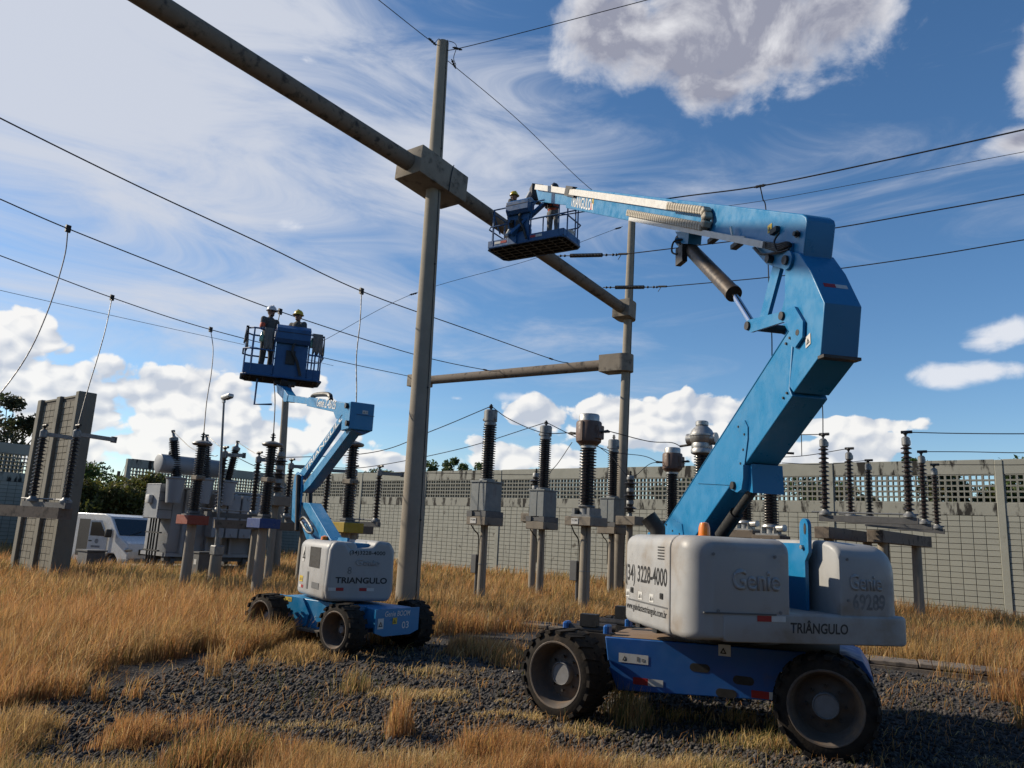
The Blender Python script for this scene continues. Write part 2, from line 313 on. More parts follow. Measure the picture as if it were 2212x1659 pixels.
    def bar(s, a, b, wid, hgt, side):     # box along a-b; wid along side, hgt across
        a = np.array(a, float); b = np.array(b, float); d = nrm(b - a); sd_ = nrm(np.array(side, float) - d * (np.array(side, float) @ d)); up = np.cross(sd_, d)
        return s.box(0, np.linalg.norm(b - a), -wid / 2, wid / 2, -hgt / 2, hgt / 2, Fr(a, d, sd_, up))
    def ball(s, c, r, sc=(1, 1, 1), n=12, m=8, fr=W0):
        vs = [fr(c[0] + r * sc[0] * math.sin(pi * j / m) * math.cos(2 * pi * i / n), c[1] + r * sc[1] * math.sin(pi * j / m) * math.sin(2 * pi * i / n), c[2] + r * sc[2] * math.cos(pi * j / m)) for j in range(m + 1) for i in range(n)]
        return s.add(vs, [(j * n + i, (j + 1) * n + i, (j + 1) * n + (i + 1) % n, j * n + (i + 1) % n) for j in range(m) for i in range(n)])
    def mesh(s, name, mat, ang=35):
        me = bpy.data.meshes.new(name); me.from_pydata(s.v, [], s.f); me.materials.append(mat)
        me.polygons.foreach_set('use_smooth', [True] * len(me.polygons)); me.set_sharp_from_angle(angle=math.radians(ang)); me.update(); return me
WM = {}
def place(ob, parent, local=False):
    COL.objects.link(ob)
    if parent is not None:
        ob.parent = parent
        if not local: ob.matrix_parent_inverse = WM.get(parent.name, Matrix()).inverted()
    return ob
SPLIT = {'metal_caps': 'metal_cap', 'porcelain_bells': 'porcelain_bell', 'steering_cylinder': 'steering_cylinder', 'bracket': 'bracket', 'clevis': 'clevis', 'axle': 'axle', 'skid': 'skid', 'cable_pipes': 'cable_pipe', 'stiffeners': 'stiffener', 'boots': 'boot', 'reflective_band': 'reflective_band',
         'bolts': 'bolt', 'wheel_nuts': 'wheel_nut', 'hoses': 'hose', 'fittings': 'fitting', 'channel_base': 'channel', 'latch_recess': 'latch_recess', 'front_end': 'front_end', 'control_slot': 'control_slot', 'terminal': 'terminal', 'harness': 'harness_strap', 'tray_bracket': 'tray_bracket', 'lift_cylinder': 'lift_cylinder', 'post_fittings': 'post_fitting', 'floor_bearers': 'floor_bearer', 'warning_symbol': 'warning_symbol'}
def pieces(mb):                     # connected pieces of a builder
    par = list(range(len(mb.v)))
    def find(i):
        while par[i] != i: par[i] = par[par[i]]; i = par[i]
        return i
    for f in mb.f:
        a = find(f[0])
        for q in f[1:]: par[find(q)] = a
    g = {}
    for f in mb.f: g.setdefault(find(f[0]), []).append(f)
    out = []
    for fs in g.values():
        ids = sorted({i for f in fs for i in f}); mp = {i: k for k, i in enumerate(ids)}; b = MB(); b.v = [mb.v[i] for i in ids]; b.f = [tuple(mp[i] for i in f) for f in fs]; out.append(b)
    return out
def part(name, mb, mat, parent, label=None, local=False, ang=35, bevel=0):
    if name in SPLIT and isinstance(mb, MB):
        ps = pieces(mb)
        if len(ps) > 1:
            nm = SPLIT[name]
            for p in ps: ob = part('\0' + nm, p, mat, parent, None, local, ang, bevel)
            return ob
        name = SPLIT[name]
    name = name.lstrip('\0')
    me = mb if isinstance(mb, bpy.types.Mesh) else mb.mesh(name, mat, ang)
    ob = bpy.data.objects.new(name, me); place(ob, parent, local)
    if label: ob['label'] = label
    if bevel:
        md = ob.modifiers.new('bevel', 'BEVEL'); md.width = bevel; md.segments = 3 if bevel < .06 else 6; md.limit_method = 'ANGLE'; md.angle_limit = math.radians(40)
    return ob
def tag(ob, label=None, cat=None, group=None, kind=None):
    for k, q in (('label', label), ('category', cat), ('group', group), ('kind', kind)):
        if q: ob[k] = q
    return ob
def thing(name, label, cat, loc=(0, 0, 0), fr=None, group=None):
    ob = bpy.data.objects.new(name, None); COL.objects.link(ob); ob.empty_display_size = .2
    mtx = fr.mat() if fr is not None else Matrix.Translation(Vector([float(q) for q in loc]))
    ob.matrix_world = mtx; WM[ob.name] = mtx
    return tag(ob, label, cat, group)
def solo(name, mb, mat, label, cat, group=None, kind=None, ang=35):   # a thing that is one mesh
    ob = bpy.data.objects.new(name, mb.mesh(name, mat, ang)); COL.objects.link(ob); return tag(ob, label, cat, group, kind)
def clone(root, fr, label, group=None):
    r = root.copy(); COL.objects.link(r); r.matrix_world = fr.mat(); r['label'] = label
    if group: r['group'] = group
    for ch in list(root.children):
        c = ch.copy(); COL.objects.link(c); c.parent = r
        for g in ch.children:
            d = g.copy(); COL.objects.link(d); d.parent = c
    return r
def text(s, o, ex, ey, h, mat, parent, w=None, bold=0., ext=.0, name='lettering', shear=0., local=False):
    cu = bpy.data.curves.new('t', 'FONT'); cu.body = s; cu.offset = bold; cu.extrude = 0; cu.shear = shear; cu.resolution_u = 3
    tmp = bpy.data.objects.new('t', cu); COL.objects.link(tmp); dg = bpy.context.evaluated_depsgraph_get()
    me = bpy.data.meshes.new_from_object(tmp.evaluated_get(dg)); bpy.data.objects.remove(tmp); bpy.data.curves.remove(cu)
    n = len(me.vertices); co = np.empty(n * 3); me.vertices.foreach_get('co', co); co = co.reshape(-1, 3); lo = co.min(0); hi = co.max(0)
    sy = h / (hi[1] - lo[1]); sx = (w / (hi[0] - lo[0])) if w else sy
    ex = nrm(ex); ey = nrm(ey); o = np.array(o, float); nz = np.cross(ex, ey)
    co2 = o + np.outer((co[:, 0] - lo[0]) * sx, ex) + np.outer((co[:, 1] - lo[1]) * sy, ey)
    if ext:                          # raised letters
        bm = bmesh.new(); bm.from_mesh(me); 
        for q, c in zip(bm.verts, co2): q.co = c
        r = bmesh.ops.extrude_face_region(bm, geom=bm.faces[:]); 
        for q in r['geom']:
            if isinstance(q, bmesh.types.BMVert): q.co += Vector(nz * ext)
        bm.to_mesh(me); bm.free()
    else: me.vertices.foreach_set('co', co2.ravel())
    me.materials.clear(); me.materials.append(mat); me.update(); me.name = name
    return part(name, me, mat, parent, local=local)
E1 = nrm((.768, -.640, 0)); E2 = nrm((.640, .768, 0))       # the yard's two directions
UP = np.array([0, 0, 1.])
# ------------------------------------------------------------------ ground
def hgt(x, y):
    d = math.hypot((x + 16.5) / 7.0, (y - 32.5) / 5.0)
    h = -.3 * max(0., 1 - d) ** .8 if d < 1 else 0.
    if abs(x) < 60 and y < 70: h += .025 * noise.noise(Vector((x * .8, y * .8, 0))) + .012 * noise.noise(Vector((x * 3, y * 3, 5)))
    return h
GRAVEL = [gnd(u, v)[:2] for u, v in [(-150, 1800), (-150, 1560), (60, 1522), (180, 1500), (330, 1462), (430, 1432), (560, 1396), (760, 1372), (960, 1385), (1090, 1368), (1250, 1376), (1950, 1452), (2300, 1500), (2400, 1800)]]
GP = np.array(GRAVEL)
def in_gravel(x, y):                # even-odd test, vectorised
    ins = np.zeros(x.shape, bool); n = len(GP)
    for i in range(n):
        x0, y0 = GP[i]; x1, y1 = GP[(i + 1) % n]
        if y0 == y1: continue
        c = ((y0 > y) != (y1 > y)) & (x < (x1 - x0) * (y - y0) / (y1 - y0) + x0); ins ^= c
    return ins
# tufts and straw patches on the gravel: (u, v, half width, half height, density, blade height, flatness, colour)
BLOBS = [(40, 1600, 130, 34, .85, .40, .3, 0), (330, 1590, 150, 34, .95, .40, .2, 1), (470, 1650, 170, 34, .9, .42, .2, 1), (150, 1668, 220, 26, .7, .35, .4, 0), (640, 1424, 110, 20, .9, .26, .5, 0), (500, 1422, 36, 18, 1, .34, .2, 1),
         (760, 1490, 60, 20, .9, .36, .2, 0), (900, 1508, 180, 17, .8, .16, .85, 2), (1060, 1420, 110, 22, 1, .34, .3, 1), (940, 1455, 90, 12, .7, .2, .6, 2), (860, 1588, 40, 16, 1.2, .46, .05, 1), (1110, 1552, 150, 10, .8, .16, .8, 2), (880, 1655, 180, 20, .8, .3, .4, 2),
         (1080, 1640, 170, 30, 1, .42, .3, 1), (1200, 1690, 240, 26, .9, .45, .3, 1), (1345, 1560, 55, 18, 1.2, .5, .2, 0), (1470, 1556, 70, 16, .5, .3, .4, 0), (1650, 1618, 150, 20, 1, .26, .6, 2), (1420, 1672, 240, 22, .6, .3, .5, 2), (1250, 1585, 80, 12, .8, .2, .7, 2),
         (2205, 1522, 46, 22, 1, .4, .2, 1), (1730, 1592, 60, 18, .9, .4, .3, 2), (720, 1580, 200, 18, .35, .2, .6, 2), (690, 1640, 120, 16, .6, .3, .4, 0), (1190, 1460, 60, 10, .5, .2, .5, 2), (2060, 1480, 120, 8, .4, .15, .7, 2), (1590, 1560, 40, 14, .5, .3, .3, 0), (1270, 1500, 34, 16, .5, .25, .4, 0), (2100, 1650, 120, 12, .3, .15, .7, 2)]
BW = []
for (u, v, ru, rv, de, hh, fl, co) in BLOBS:
    c = gnd(u, v); rx = abs(gnd(u + ru, v)[0] - c[0]); ry = abs(gnd(u, v - rv)[1] - gnd(u, v + rv)[1]) / 2; BW.append((c[0], c[1], rx, ry, de, hh, fl, co))
def noise2(x, y, s, seed=0):        # cheap value noise, vectorised
    x, y = x * .8 - y * .6, x * .6 + y * .8; xs = x * s; ys = y * s; xi = np.floor(xs).astype(np.int64); yi = np.floor(ys).astype(np.int64); fx = xs - xi; fy = ys - yi
    def hsh(a, b): 
        q = (a * 374761393 + b * 668265263 + seed * 144665) & 0xffffffff; q = ((q ^ (q >> 13)) * 1274126177) & 0xffffffff; return ((q ^ (q >> 16)) & 0xffff) / 65535.
    fx = fx * fx * (3 - 2 * fx); fy = fy * fy * (3 - 2 * fy)
    return (hsh(xi, yi) * (1 - fx) + hsh(xi + 1, yi) * fx) * (1 - fy) + (hsh(xi, yi + 1) * (1 - fx) + hsh(xi + 1, yi + 1) * fx) * fy
def grass_field(x, y):              # density, height, flatness, colour class
    g = in_gravel(x + (noise2(x, y, 1.3, 1) - .5) * 1.6 + (noise2(x, y, 5, 12) - .5) * .7, y + (noise2(x, y, 1.1, 2) - .5) * 2.4 + (noise2(x, y, 5, 13) - .5) * .8)
    n = noise2(x, y, .55, 3) * .6 + noise2(x, y, 2.1, 4) * .4
    de = np.where(g, .035, 1.0); hh = np.where(g, .2, .36 + .24 * n); fl = np.where(g, .9, .22 + .25 * noise2(x, y, .9, 6)); co = np.where(noise2(x, y, .3, 8) + (noise2(x, y, 4.7, 14) - .5) * .9 + rng.normal(size=x.shape) * .16 > .6, 0, 1).astype(float)
    for (cx, cy, rx, ry, d, h, f, c) in BW:
        q = np.sqrt(((x - cx) / rx) ** 2 + ((y - cy) / ry) ** 2) + (noise2(x, y, 2.3, 9) - .5) * .9 + (noise2(x, y, 6, 10) - .5) * .5
        w = np.clip(1.25 * (1.05 - q), 0, 1) * d; k = g & (w > de)
        de = np.where(k, w, de); hh = np.where(k, h * (.3 + .7 * np.clip(w, 0, 1)), hh); fl = np.where(k, f, fl); co = np.where(k, c, co)
    return de, hh, fl, co
xs = np.unique(np.concatenate([-np.geomspace(26, 900, 16), np.linspace(-26, 24, 170), np.geomspace(24, 900, 16)]))
ys = np.unique(np.concatenate([-np.geomspace(2, 300, 6), np.linspace(-2, 3, 8), np.linspace(3, 22, 110), np.linspace(22, 58, 90), np.geomspace(58, 1500, 16)]))
gv = [(x, y, hgt(x, y)) for y in ys for x in xs]; nx = len(xs)
gf = [(j * nx + i, j * nx + i + 1, (j + 1) * nx + i + 1, (j + 1) * nx + i) for j in range(len(ys) - 1) for i in range(nx - 1)]
GROUND = M('ground_gravel_and_soil', (.05, .048, .047), .95)
nt = GROUND.node_tree; b = nt.nodes['Principled BSDF']; tc = nt.nodes.new('ShaderNodeTexCoord')
def _n(scale, det=6):
    n = nt.nodes.new('ShaderNodeTexNoise'); n.inputs['Scale'].default_value = scale; n.inputs['Detail'].default_value = det; nt.links.new(tc.outputs['Object'], n.inputs[0]); return n.outputs[0]
def _mx(f, a, c):
    n = nt.nodes.new('ShaderNodeMix'); n.data_type = 'RGBA'; nt.links.new(f, n.inputs[0])
    for s, q in ((n.inputs[6], a), (n.inputs[7], c)):
        if isinstance(q, tuple): s.default_value = q
        else: nt.links.new(q, s)
    return n.outputs[2]
def _rg(s, lo, hi):
    r = nt.nodes.new('ShaderNodeMapRange'); r.interpolation_type = 'SMOOTHSTEP'; nt.links.new(s, r.inputs[0]); r.inputs[1].default_value = lo; r.inputs[2].default_value = hi; return r.outputs[0]
vo = nt.nodes.new('ShaderNodeTexVoronoi'); vo.inputs['Scale'].default_value = 28; nt.links.new(tc.outputs['Object'], vo.inputs[0])
grav = _mx(_rg(vo.outputs['Color'], .2, .9), (.012, .0115, .0115, 1), (.050, .046, .044, 1))
soil = _mx(_rg(_n(7), .35, .65), (.055, .036, .022, 1), (.13, .088, .05, 1))
at_ = nt.nodes.new('ShaderNodeAttribute'); at_.attribute_name = 'litter'
colr = _mx(at_.outputs['Fac'], grav, soil); colr = _mx(_rg(_n(.7), .58, .75), colr, (.06, .044, .032, 1))
nt.links.new(colr, b.inputs['Base Color'])
bn = nt.nodes.new('ShaderNodeBump'); bn.inputs['Strength'].default_value = .8; bn.inputs['Distance'].default_value = .03; nt.links.new(vo.outputs['Distance'], bn.inputs['Height']); nt.links.new(bn.outputs[0], b.inputs['Normal'])
mb = MB(); mb.v = gv; mb.f = gf; ground = solo('ground', mb, GROUND, None, None, kind='structure', ang=80)
ga = np.array(gv); den = np.clip(grass_field(ga[:, 0], ga[:, 1])[0], 0, 1)
a = ground.data.attributes.new('litter', 'FLOAT', 'POINT'); a.data.foreach_set('value', den.astype(np.float32))

# ------------------------------------------------------------------ perimeter walls
HB, HBT, HL, HT = .12, 3.52, 3.97, 4.97      # block field, lattice, top beam
WH = 5.5
def wall(name, label, p0, d, cols, lastpart=True, thick=.22, nobj=300, lobj=300, view=True, lat_bg=None):
    """a wall of framed block panels with a band of lattice blocks; p0 start on the yard face, d along it, cols = column stations"""
    nrm_in = np.array([-d[1] * -1, -d[0], 0]) if False else np.array([d[1], -d[0], 0])   # towards the yard
    if nrm_in @ (CAM - np.array([p0[0], p0[1], 0])) < 0: nrm_in = -nrm_in
    fr = Fr((p0[0], p0[1], 0), d, -nrm_in)     # x along, y into the wall
    t = thing(name, label, 'wall', fr(0, 0, 0))
    cw = .125; s0, s1 = cols[0], cols[-1]
    for c in cols:
        part('column', MB().rbox(c - cw, c + cw, -.035, thick + .03, -.3, WH - .02, .015, 1, fr), WALLP, t)
    for i in range(len(cols) - 1):
        a, b_ = cols[i] + cw, cols[i + 1] - cw
        part('footing_beam', MB().box(a, b_, .004, thick, -.4, HB, fr), WALLP, t)
        part('middle_beam', MB().rbox(a, b_, -.012, thick, HBT, HL, .01, 1, fr), WALLM, t)
        part('top_beam', MB().rbox(a, b_, -.012, thick, HT, WH, .015, 1, fr), WALLM if i % 2 else WALLP, t)
        part('mortar_bed', MB().box(a, b_, .014, thick - .01, HB, HBT, fr), MORT, t)
    # shared meshes
    items = []; lat = []
    for i in range(len(cols) - 1):
        a, b_ = cols[i] + cw, cols[i + 1] - cw; n = max(1, round((b_ - a) / .394)); w = (b_ - a) / n
        for r in range(17):
            for k in range(n): items.append((a + (k + .5) * w, HB + .1 + .2 * r, w))
        for r in range(5):
            for k in range(n): lat.append((a + (k + .5) * w, HL + .1 + .2 * r, w))
    bw = items[0][2]
    bl = MB().rbox(-bw / 2 + .009, bw / 2 - .009, 0, .05, -.091, .091, .006, 1).mesh('brick', BLOCK)
    lm = MB(); hw = bw / 2 - .003
    lm.box(-hw, hw, 0, .19, .071, .097); lm.box(-hw, hw, 0, .19, -.097, -.071)
    for x in (-hw, -.0145, hw - .029): lm.box(x, x + .029, 0.001, .189, -.071, .071)
    lme = lm.mesh('lattice_block', LATT)
    def inview(s, z):
        q = fr(s, 0, z) - CAM; k = q @ CF; u = 1106 + FPX * (q @ CR) / k; v = 829.5 - FPX * (q @ CU) / k
        return k > 0 and -20 < u < 2232 and -20 < v < 1680, np.linalg.norm(q)
    def lay(lst, me, nm, cap, lab):
        vis = sorted([(inview(s, z)[1] + rnd.random() * .01, s, z, w) for s, z, w in lst if inview(s, z)[0]])[:cap]; keep = {(q[1], q[2]) for q in vis}
        for _, s, z, w in vis:
            ob = bpy.data.objects.new(nm, me); COL.objects.link(ob); ob.parent = t; ob.matrix_parent_inverse = WM[t.name].inverted()
            j = rnd.uniform(-.003, .003); m_ = Fr(fr(s, j, z), fr.x, fr.y, fr.z).mat() @ Matrix.Scale(w / bw, 4, (1, 0, 0)); ob.matrix_basis = m_
        rest = [(s, z, w) for s, z, w in lst if (s, z) not in keep]
        if rest:
            co = np.array([q.co for q in me.vertices]); fs = [tuple(p.vertices) for p in me.polygons]; o = MB()
            for s, z, w in rest:
                f2 = fr.sub(s, rnd.uniform(-.004, .004), z); vv = f2.o + np.outer(co[:, 0] * w / bw, fr.x) + np.outer(co[:, 1], fr.y) + np.outer(co[:, 2], fr.z); o.add(vv, fs)
            ob = part(nm + 's', o, me.materials[0], t); ob['kind'] = 'stuff'
    lay(items, bl, 'brick', nobj, 0); lay(lat, lme, 'lattice_block', lobj, 0)
    return t
WP = np.array([-.4, 41.6]); d1 = E1[:2]
st = [-20.6, -17.25, -11.5, -5.75, 0, 5.75, 11.5, 17.25, 23.0, 28.75]
corner = WP + d1 * st[0]
wall('perimeter_wall', 'long sunlit pale green block wall with square-holed lattice band, behind the instrument transformers', WP, d1, st)
c0 = corner - E2[:2] * .12 - E1[:2] * .12
wall('perimeter_wall', 'shaded block wall with lattice band behind the power transformer', c0, -E2[:2], [.1, 5.2, 10.3], nobj=150, lobj=150)
wall('perimeter_wall', 'short lattice-topped wall seen at the far left behind the tall slab', np.array([-24.6, 42.6]), -E2[:2], [0, 5.6, 11.2], nobj=100, lobj=100)

# ------------------------------------------------------------------ tall fire wall slab at the left
fwR = gnd(113, 1260)[:2]; FW = Fr((fwR[0], fwR[1], 0), -E1, E2)         # x to the left, y away
def firewall():
    t = thing('fire_wall', 'tall freestanding concrete slab with three posts and block infill at the left edge', 'wall', FW(0, 0, 0)); H = 5.62
    cols = [0, 1.42, 2.95]
    part('post', MB().rbox(-.02, .22, -.12, .4, -.3, H, .02, 1, FW), FIREP, t)
    for c in cols[1:]: part('post', MB().rbox(c, c + .3, -.1, .42, -.3, H - .05, .02, 1, FW), FIREP, t)
    spans = [(.22, 1.42), (1.72, 2.95)]
    for a, b_ in spans:
        part('mortar_bed', MB().box(a, b_, .016, .24, -.2, H - .14, FW), MORT, t)
        part('cap_beam', MB().rbox(a, b_, -.01, .25, H - .14, H - .07, .01, 1, FW), FIREP, t)
        n = 4; w = (b_ - a) / n
        me = MB().rbox(-w / 2 + .007, w / 2 - .007, 0, .04, -.093, .093, .006, 1).mesh('brick', FIREB)
        for r in range(27):
            for k in range(n):
                ob = bpy.data.objects.new('brick', me); COL.objects.link(ob); ob.parent = t; ob.matrix_parent_inverse = WM[t.name].inverted()
                ob.matrix_basis = Fr(FW(a + (k + .5) * w, rnd.uniform(-.006, .004), .08 + .2 * r), FW.x, FW.y, FW.z).mat()
firewall()

# ------------------------------------------------------------------ cable trench with cover slabs
TA = gnd(1100, 1357); TB = gnd(2080, 1462); td = nrm(TB - TA)
def trench():
    t = thing('cable_trench', 'line of old concrete trench slabs crossing the yard behind the lifts', 'trench', TA); f = Fr(TA, td, (-td[1], td[0], 0))
    part('kerb', MB().box(-14, 12, -.07, 0, -.2, .05, f), CONCB, t); part('kerb', MB().box(-14, 12, .62, .7, -.2, .05, f), CONCB, t)
    s = -13.9
    while s < 11.4:
        L_ = .78; dz = rnd.uniform(-.012, .02)
        part('cover_slab', MB().rbox(s, s + L_ - .015, -.04 + rnd.uniform(-.02, .02), .66, .055 + dz, .13 + dz, .012, 1, f), CONCB, t); s += L_
trench()

def sag(pts, n=10):                 # smooth curve through points (Catmull-Rom)
    pts = [np.array(p, float) for p in pts]
    if len(pts) == 2: pts = [pts[0], (pts[0] + pts[1]) / 2 - UP * np.linalg.norm(pts[1] - pts[0]) * .008, pts[1]]
    q = [2 * pts[0] - pts[1]] + pts + [2 * pts[-1] - pts[-2]]; out = []
    for i in range(1, len(q) - 2):
        for k in range(n):
            t = k / n; a, b_, c, d = q[i - 1], q[i], q[i + 1], q[i + 2]
            out.append(.5 * (2 * b_ + (c - a) * t + (2 * a - 5 * b_ + 4 * c - d) * t * t + (3 * b_ - a - 3 * c + d) * t ** 3))
    return out + [pts[-1]]
# ------------------------------------------------------------------ gantry: poles and tubular beams
P1 = gnd(878, 1318); P1 = P1 * (19.6 / P1[1]); P1[2] = 0
P2 = gnd(1333, 1290); P2 = P2 * (28.5 / P2[1]); P2[2] = 0
def pole(p, top, r0, r1, label, ground_wire=True, name='concrete_pole'):
    p = np.array(p, float); lean = np.array([top[0] - p[0], top[1] - p[1], 0]); H = top[2]
    t = thing(name, label, 'pole', p)
    n = 14; pts = [p + lean * (k / n) + UP * (H * k / n - (.3 if k == 0 else 0)) for k in range(n + 1)]
    part('shaft', MB().tube(pts, [r0 + (r1 - r0) * k / n for k in range(n + 1)], 32), CONC, t, ang=50)
    if ground_wire:
        dv = nrm((.78, -.62, 0)); w = [p + lean * (k / n) + UP * (H * k / n + .02) + dv * (r0 + (r1 - r0) * k / n + .006) for k in range(n + 1)]
        part('earth_wire', MB().tube(w, .011, 6), BLACK, t)
        for k in (2, 5, 8, 11): part('clip', MB().ball(w[k], .03, n=8, m=5), BLACK, t)
    return t
P1T = at(957, 92, P1[1]); P2T = at(1366, 455, P2[1])
pole(P1, P1T, .30, .165, 'thick tapered concrete pole rising out of frame height behind the smaller lift')
pole(P2, P2T, .215, .14, 'slimmer concrete pole standing behind the big lift, carrying two beam collars')
B1a = at(937, 384, P1[1]); B1b = at(1352, 672, P2[1])
bd = nrm(B1b - B1a); bside = nrm(np.cross(bd, UP))
def collar(fr, lx, ly, lz, round_x=True):
    # block with a rounded far end, fr.x along the beam
    x0, x1 = lx; n = 8; pl = [(x0, -ly), (x1 - ly, -ly)] + [(x1 - ly + ly * math.sin(a), -ly * math.cos(a)) for a in np.linspace(.15, pi - .15, n)] + [(x1 - ly, ly), (x0, ly)]
    f = Fr(fr.o, fr.x, fr.z, fr.y); return MB().prism(pl, -lz, lz, f)
def gantry():
    t = thing('gantry_beam', 'long tubular concrete beam running overhead from the top edge to the thick pole', 'beam', B1a)
    end = onp(330, 4, B1a, -E2); dirn = nrm(end - B1a); q0 = B1a - bd * .0; e0 = B1a + dirn * 14
    part('tube', MB().tube([e0, B1a + dirn * .45], [.235, .235], 28), CONCB, t, ang=50)
    part('collar', MB().rbox(-.95, .95, -.52, .42, -.40, .40, .03, 2, Fr(B1a, bd, bside, np.cross(bd, -bside))), CONCD, t, 'rectangular concrete collar gripping the thick pole')
    part('earth_wire', MB().tube(sag([Fr(B1a, bd, bside, np.cross(bd, -bside))(.28, .43, .42), Fr(B1a, bd, bside, np.cross(bd, -bside))(.22, .44, .1), Fr(B1a, bd, bside, np.cross(bd, -bside))(.2, .44, -.42)]), .014, 5), BLACK, t)
    part('earth_wire', MB().tube([e0 + UP * .245 - bside * .05, B1a + dirn * .5 + UP * .245 - bside * .05], .012, 5), BLACK, t)
    t = thing('gantry_beam', 'tubular concrete beam between the two gantry poles, passing behind the big basket', 'beam', B1b)
    part('tube', MB().tube([B1a + bd * .9, B1b - bd * .3], [.225, .205], 28), CONCB, t, ang=50)
    part('collar', collar(Fr(B1b, bd, bside, np.cross(bd, -bside)), (-.42, .42), .36, .34), CONCD, t)
    part('earth_wire', MB().tube([B1a + bd * .95 + UP * .232, B1b - bd * .4 + UP * .212], .012, 5), BLACK, t)
    c2 = at(1345, 785, P2[1]); c3 = onp(908, 823, c2, -E1); d2 = nrm(c3 - c2); sd2 = nrm(np.cross(d2, UP))
    t = thing('gantry_beam', 'lower level concrete beam running left from the slim pole to the thick pole', 'beam', c2)
    part('tube', MB().tube([c2 + d2 * .6, c3 - d2 * .3], [.215, .20], 28), CONCB, t, ang=50)
    part('collar', collar(Fr(c2, -d2, sd2, UP), (-.85, .42), .36, .33), CONCD, t)
    part('collar', MB().rbox(-.5, .55, -.36, .36, -.28, .28, .03, 2, Fr(c3, d2, sd2, UP)), CONCD, t)
    p3 = c3.copy(); p3[2] = 0; pole(p3, c3 + UP * .6, .2, .16, 'concrete pole hidden behind the thick gantry pole', False)
    return c2, c3
C2, C3 = gantry()
p4 = at(594, 1240, 33.); p4[2] = 0; pole(p4, at(622, 780, 33.), .19, .13, 'distant slim pole behind the smaller lift\'s basket', False)

# ------------------------------------------------------------------ wires
def wire(label, pts, r=.012, mat=WIRE, name='overhead_wire', clamps=()):
    pts = sag(pts)
    ob = solo(name, MB().tube(pts, r, 6), mat, label, 'cable')
    for c, d in clamps:
        d = nrm(d); m_ = MB()
        for k in (-1, 0, 1): m_.cyl(c + d * (k * .07 - .025), c + d * (k * .07 + .025), .035, n=8)
        m_.cyl(c - d * .14, c + d * .14, .02, n=6); part('clamp', m_, BLACK, ob)
    return ob
bt = lambda u, v: onp(u, v, C2, -E1)           # on the lower beam's plane
A1, A2, A3 = bt(1228, 784), bt(1085, 801), bt(893, 815)
pl = lambda A, *uv: [onp(u, v, A, -E2) for u, v in uv]
W1 = pl(A1, (-160, 170), (0, 255), (300, 403), (560, 524), (781, 629), (1000, 708), (1190, 775))
W2 = pl(A2, (-160, 360), (0, 430), (147, 494), (400, 594), (605, 673), (893, 765), (1048, 799))
W3 = pl(A3, (-160, 495), (0, 552), (242, 643), (455, 712), (700, 773), (880, 812))
wire('upper of three thick overhead conductors sloping from the left edge to the lower beam', W1 + [A1], .016, clamps=[(W1[-1], W1[-1] - W1[-2])])
wire('middle of three thick overhead conductors, passing just behind the two helmets', W2 + [A2], .016, clamps=[(W2[-1], W2[-1] - W2[-2])])
wire('lowest of three thick overhead conductors sloping from the left edge', W3 + [A3], .016)
wire('thin shield wire at the far left, under the three conductors', [onp(u, v, (-14, 24), -E2) for u, v in ((-150, 590), (0, 627), (280, 690), (560, 752), (720, 790))], .008)
p2t = P2T - UP * .35
wire('thin wire climbing from the smaller basket to the slim pole top', [at(560, 808, 24), at(700, 735, 25.), at(897, 633, 26.3), at(1150, 560, 27.5), at(1345, 489, 28.4)], .009, clamps=[(at(893, 635, 26.3), np.array([.8, .1, .3])), (at(1335, 493, 28.3), np.array([.8, .1, .3]))])
wire('shield wire leaving the thick pole top towards the upper left', [at(813, -4, 17.2), at(930, 88, 19.3), P1T - UP * .12], .011, clamps=[(at(934, 90, 19.35), np.array([.8, .4, -.55]))])
wire('shield wire leaving the thick pole top towards the upper right', [at(1500, -28, 17.0), at(1405, -2, 17.6), at(998, 103, 19.4), P1T - UP * .18 + E1 * .16], .011, clamps=[(at(988, 105, 19.4), np.array([.9, 0, -.2]))])
wire('shield wire slanting down from the thick pole top to the slim pole', [P1T - UP * .55 + E1 * .1, at(985, 146, 20), at(1120, 260, 22.8), at(1272, 405, 26.3), P2T - UP * .2], .011, clamps=[(at(980, 138, 19.9), np.array([.4, .5, -.6]))])
jl = MB(); jl.tube(sag([P1T + UP * .05 - E1 * .1, at(948, 84, 19.5), at(940, 92, 19.4)]), .01, 5)
solo('jumper_wire', jl, WIRE, 'small looped jumper on the left of the thick pole cap', 'cable')
jl = MB(); jl.tube(sag([P1T + UP * .03 + E1 * .1, at(980, 92, 19.5), at(986, 102, 19.4), at(980, 125, 19.6), at(985, 140, 19.8)]), .01, 5)
solo('jumper_wire', jl, WIRE, 'looped jumper hanging on the right of the thick pole cap', 'cable')
# strain strings on the main beam and their lines to the right
def strain(u0, v0, u1, v1, frac, label):
    a = onp(u0, v0, B1b, bd); e = onp(u1, v1, a, E1); d = nrm(e - a); Ls = np.linalg.norm(e - a)
    t = thing('insulator_string', label, 'insulator', a)
    L0, L1 = Ls * .22, Ls * .72; n = 22; prof = []
    for k in range(n):
        s = (L1 - L0) / n; z = L0 + k * s; prof += [(z, .052), (z + s * .3, .07), (z + s * .6, .07), (z + s * .95, .052)]
    part('insulator_discs', MB().lathe(a, d, prof, 12), CERAMG, t)
    m_ = MB(); m_.cyl(a, a + d * L0, .018, n=8); m_.cyl(a + d * L1, e, .018, n=8)
    for q in (.06, .13, .78, .88, .93): m_.ball(a + d * Ls * q, .045, n=8, m=6)
    m_.cyl(e - d * .1 + UP * .02, e + d * .22 + UP * .02, .035, n=8); m_.cyl(e, e - UP * .17 - d * .12, .012, n=5)
    part('fitting', m_, BLACK, t); return e
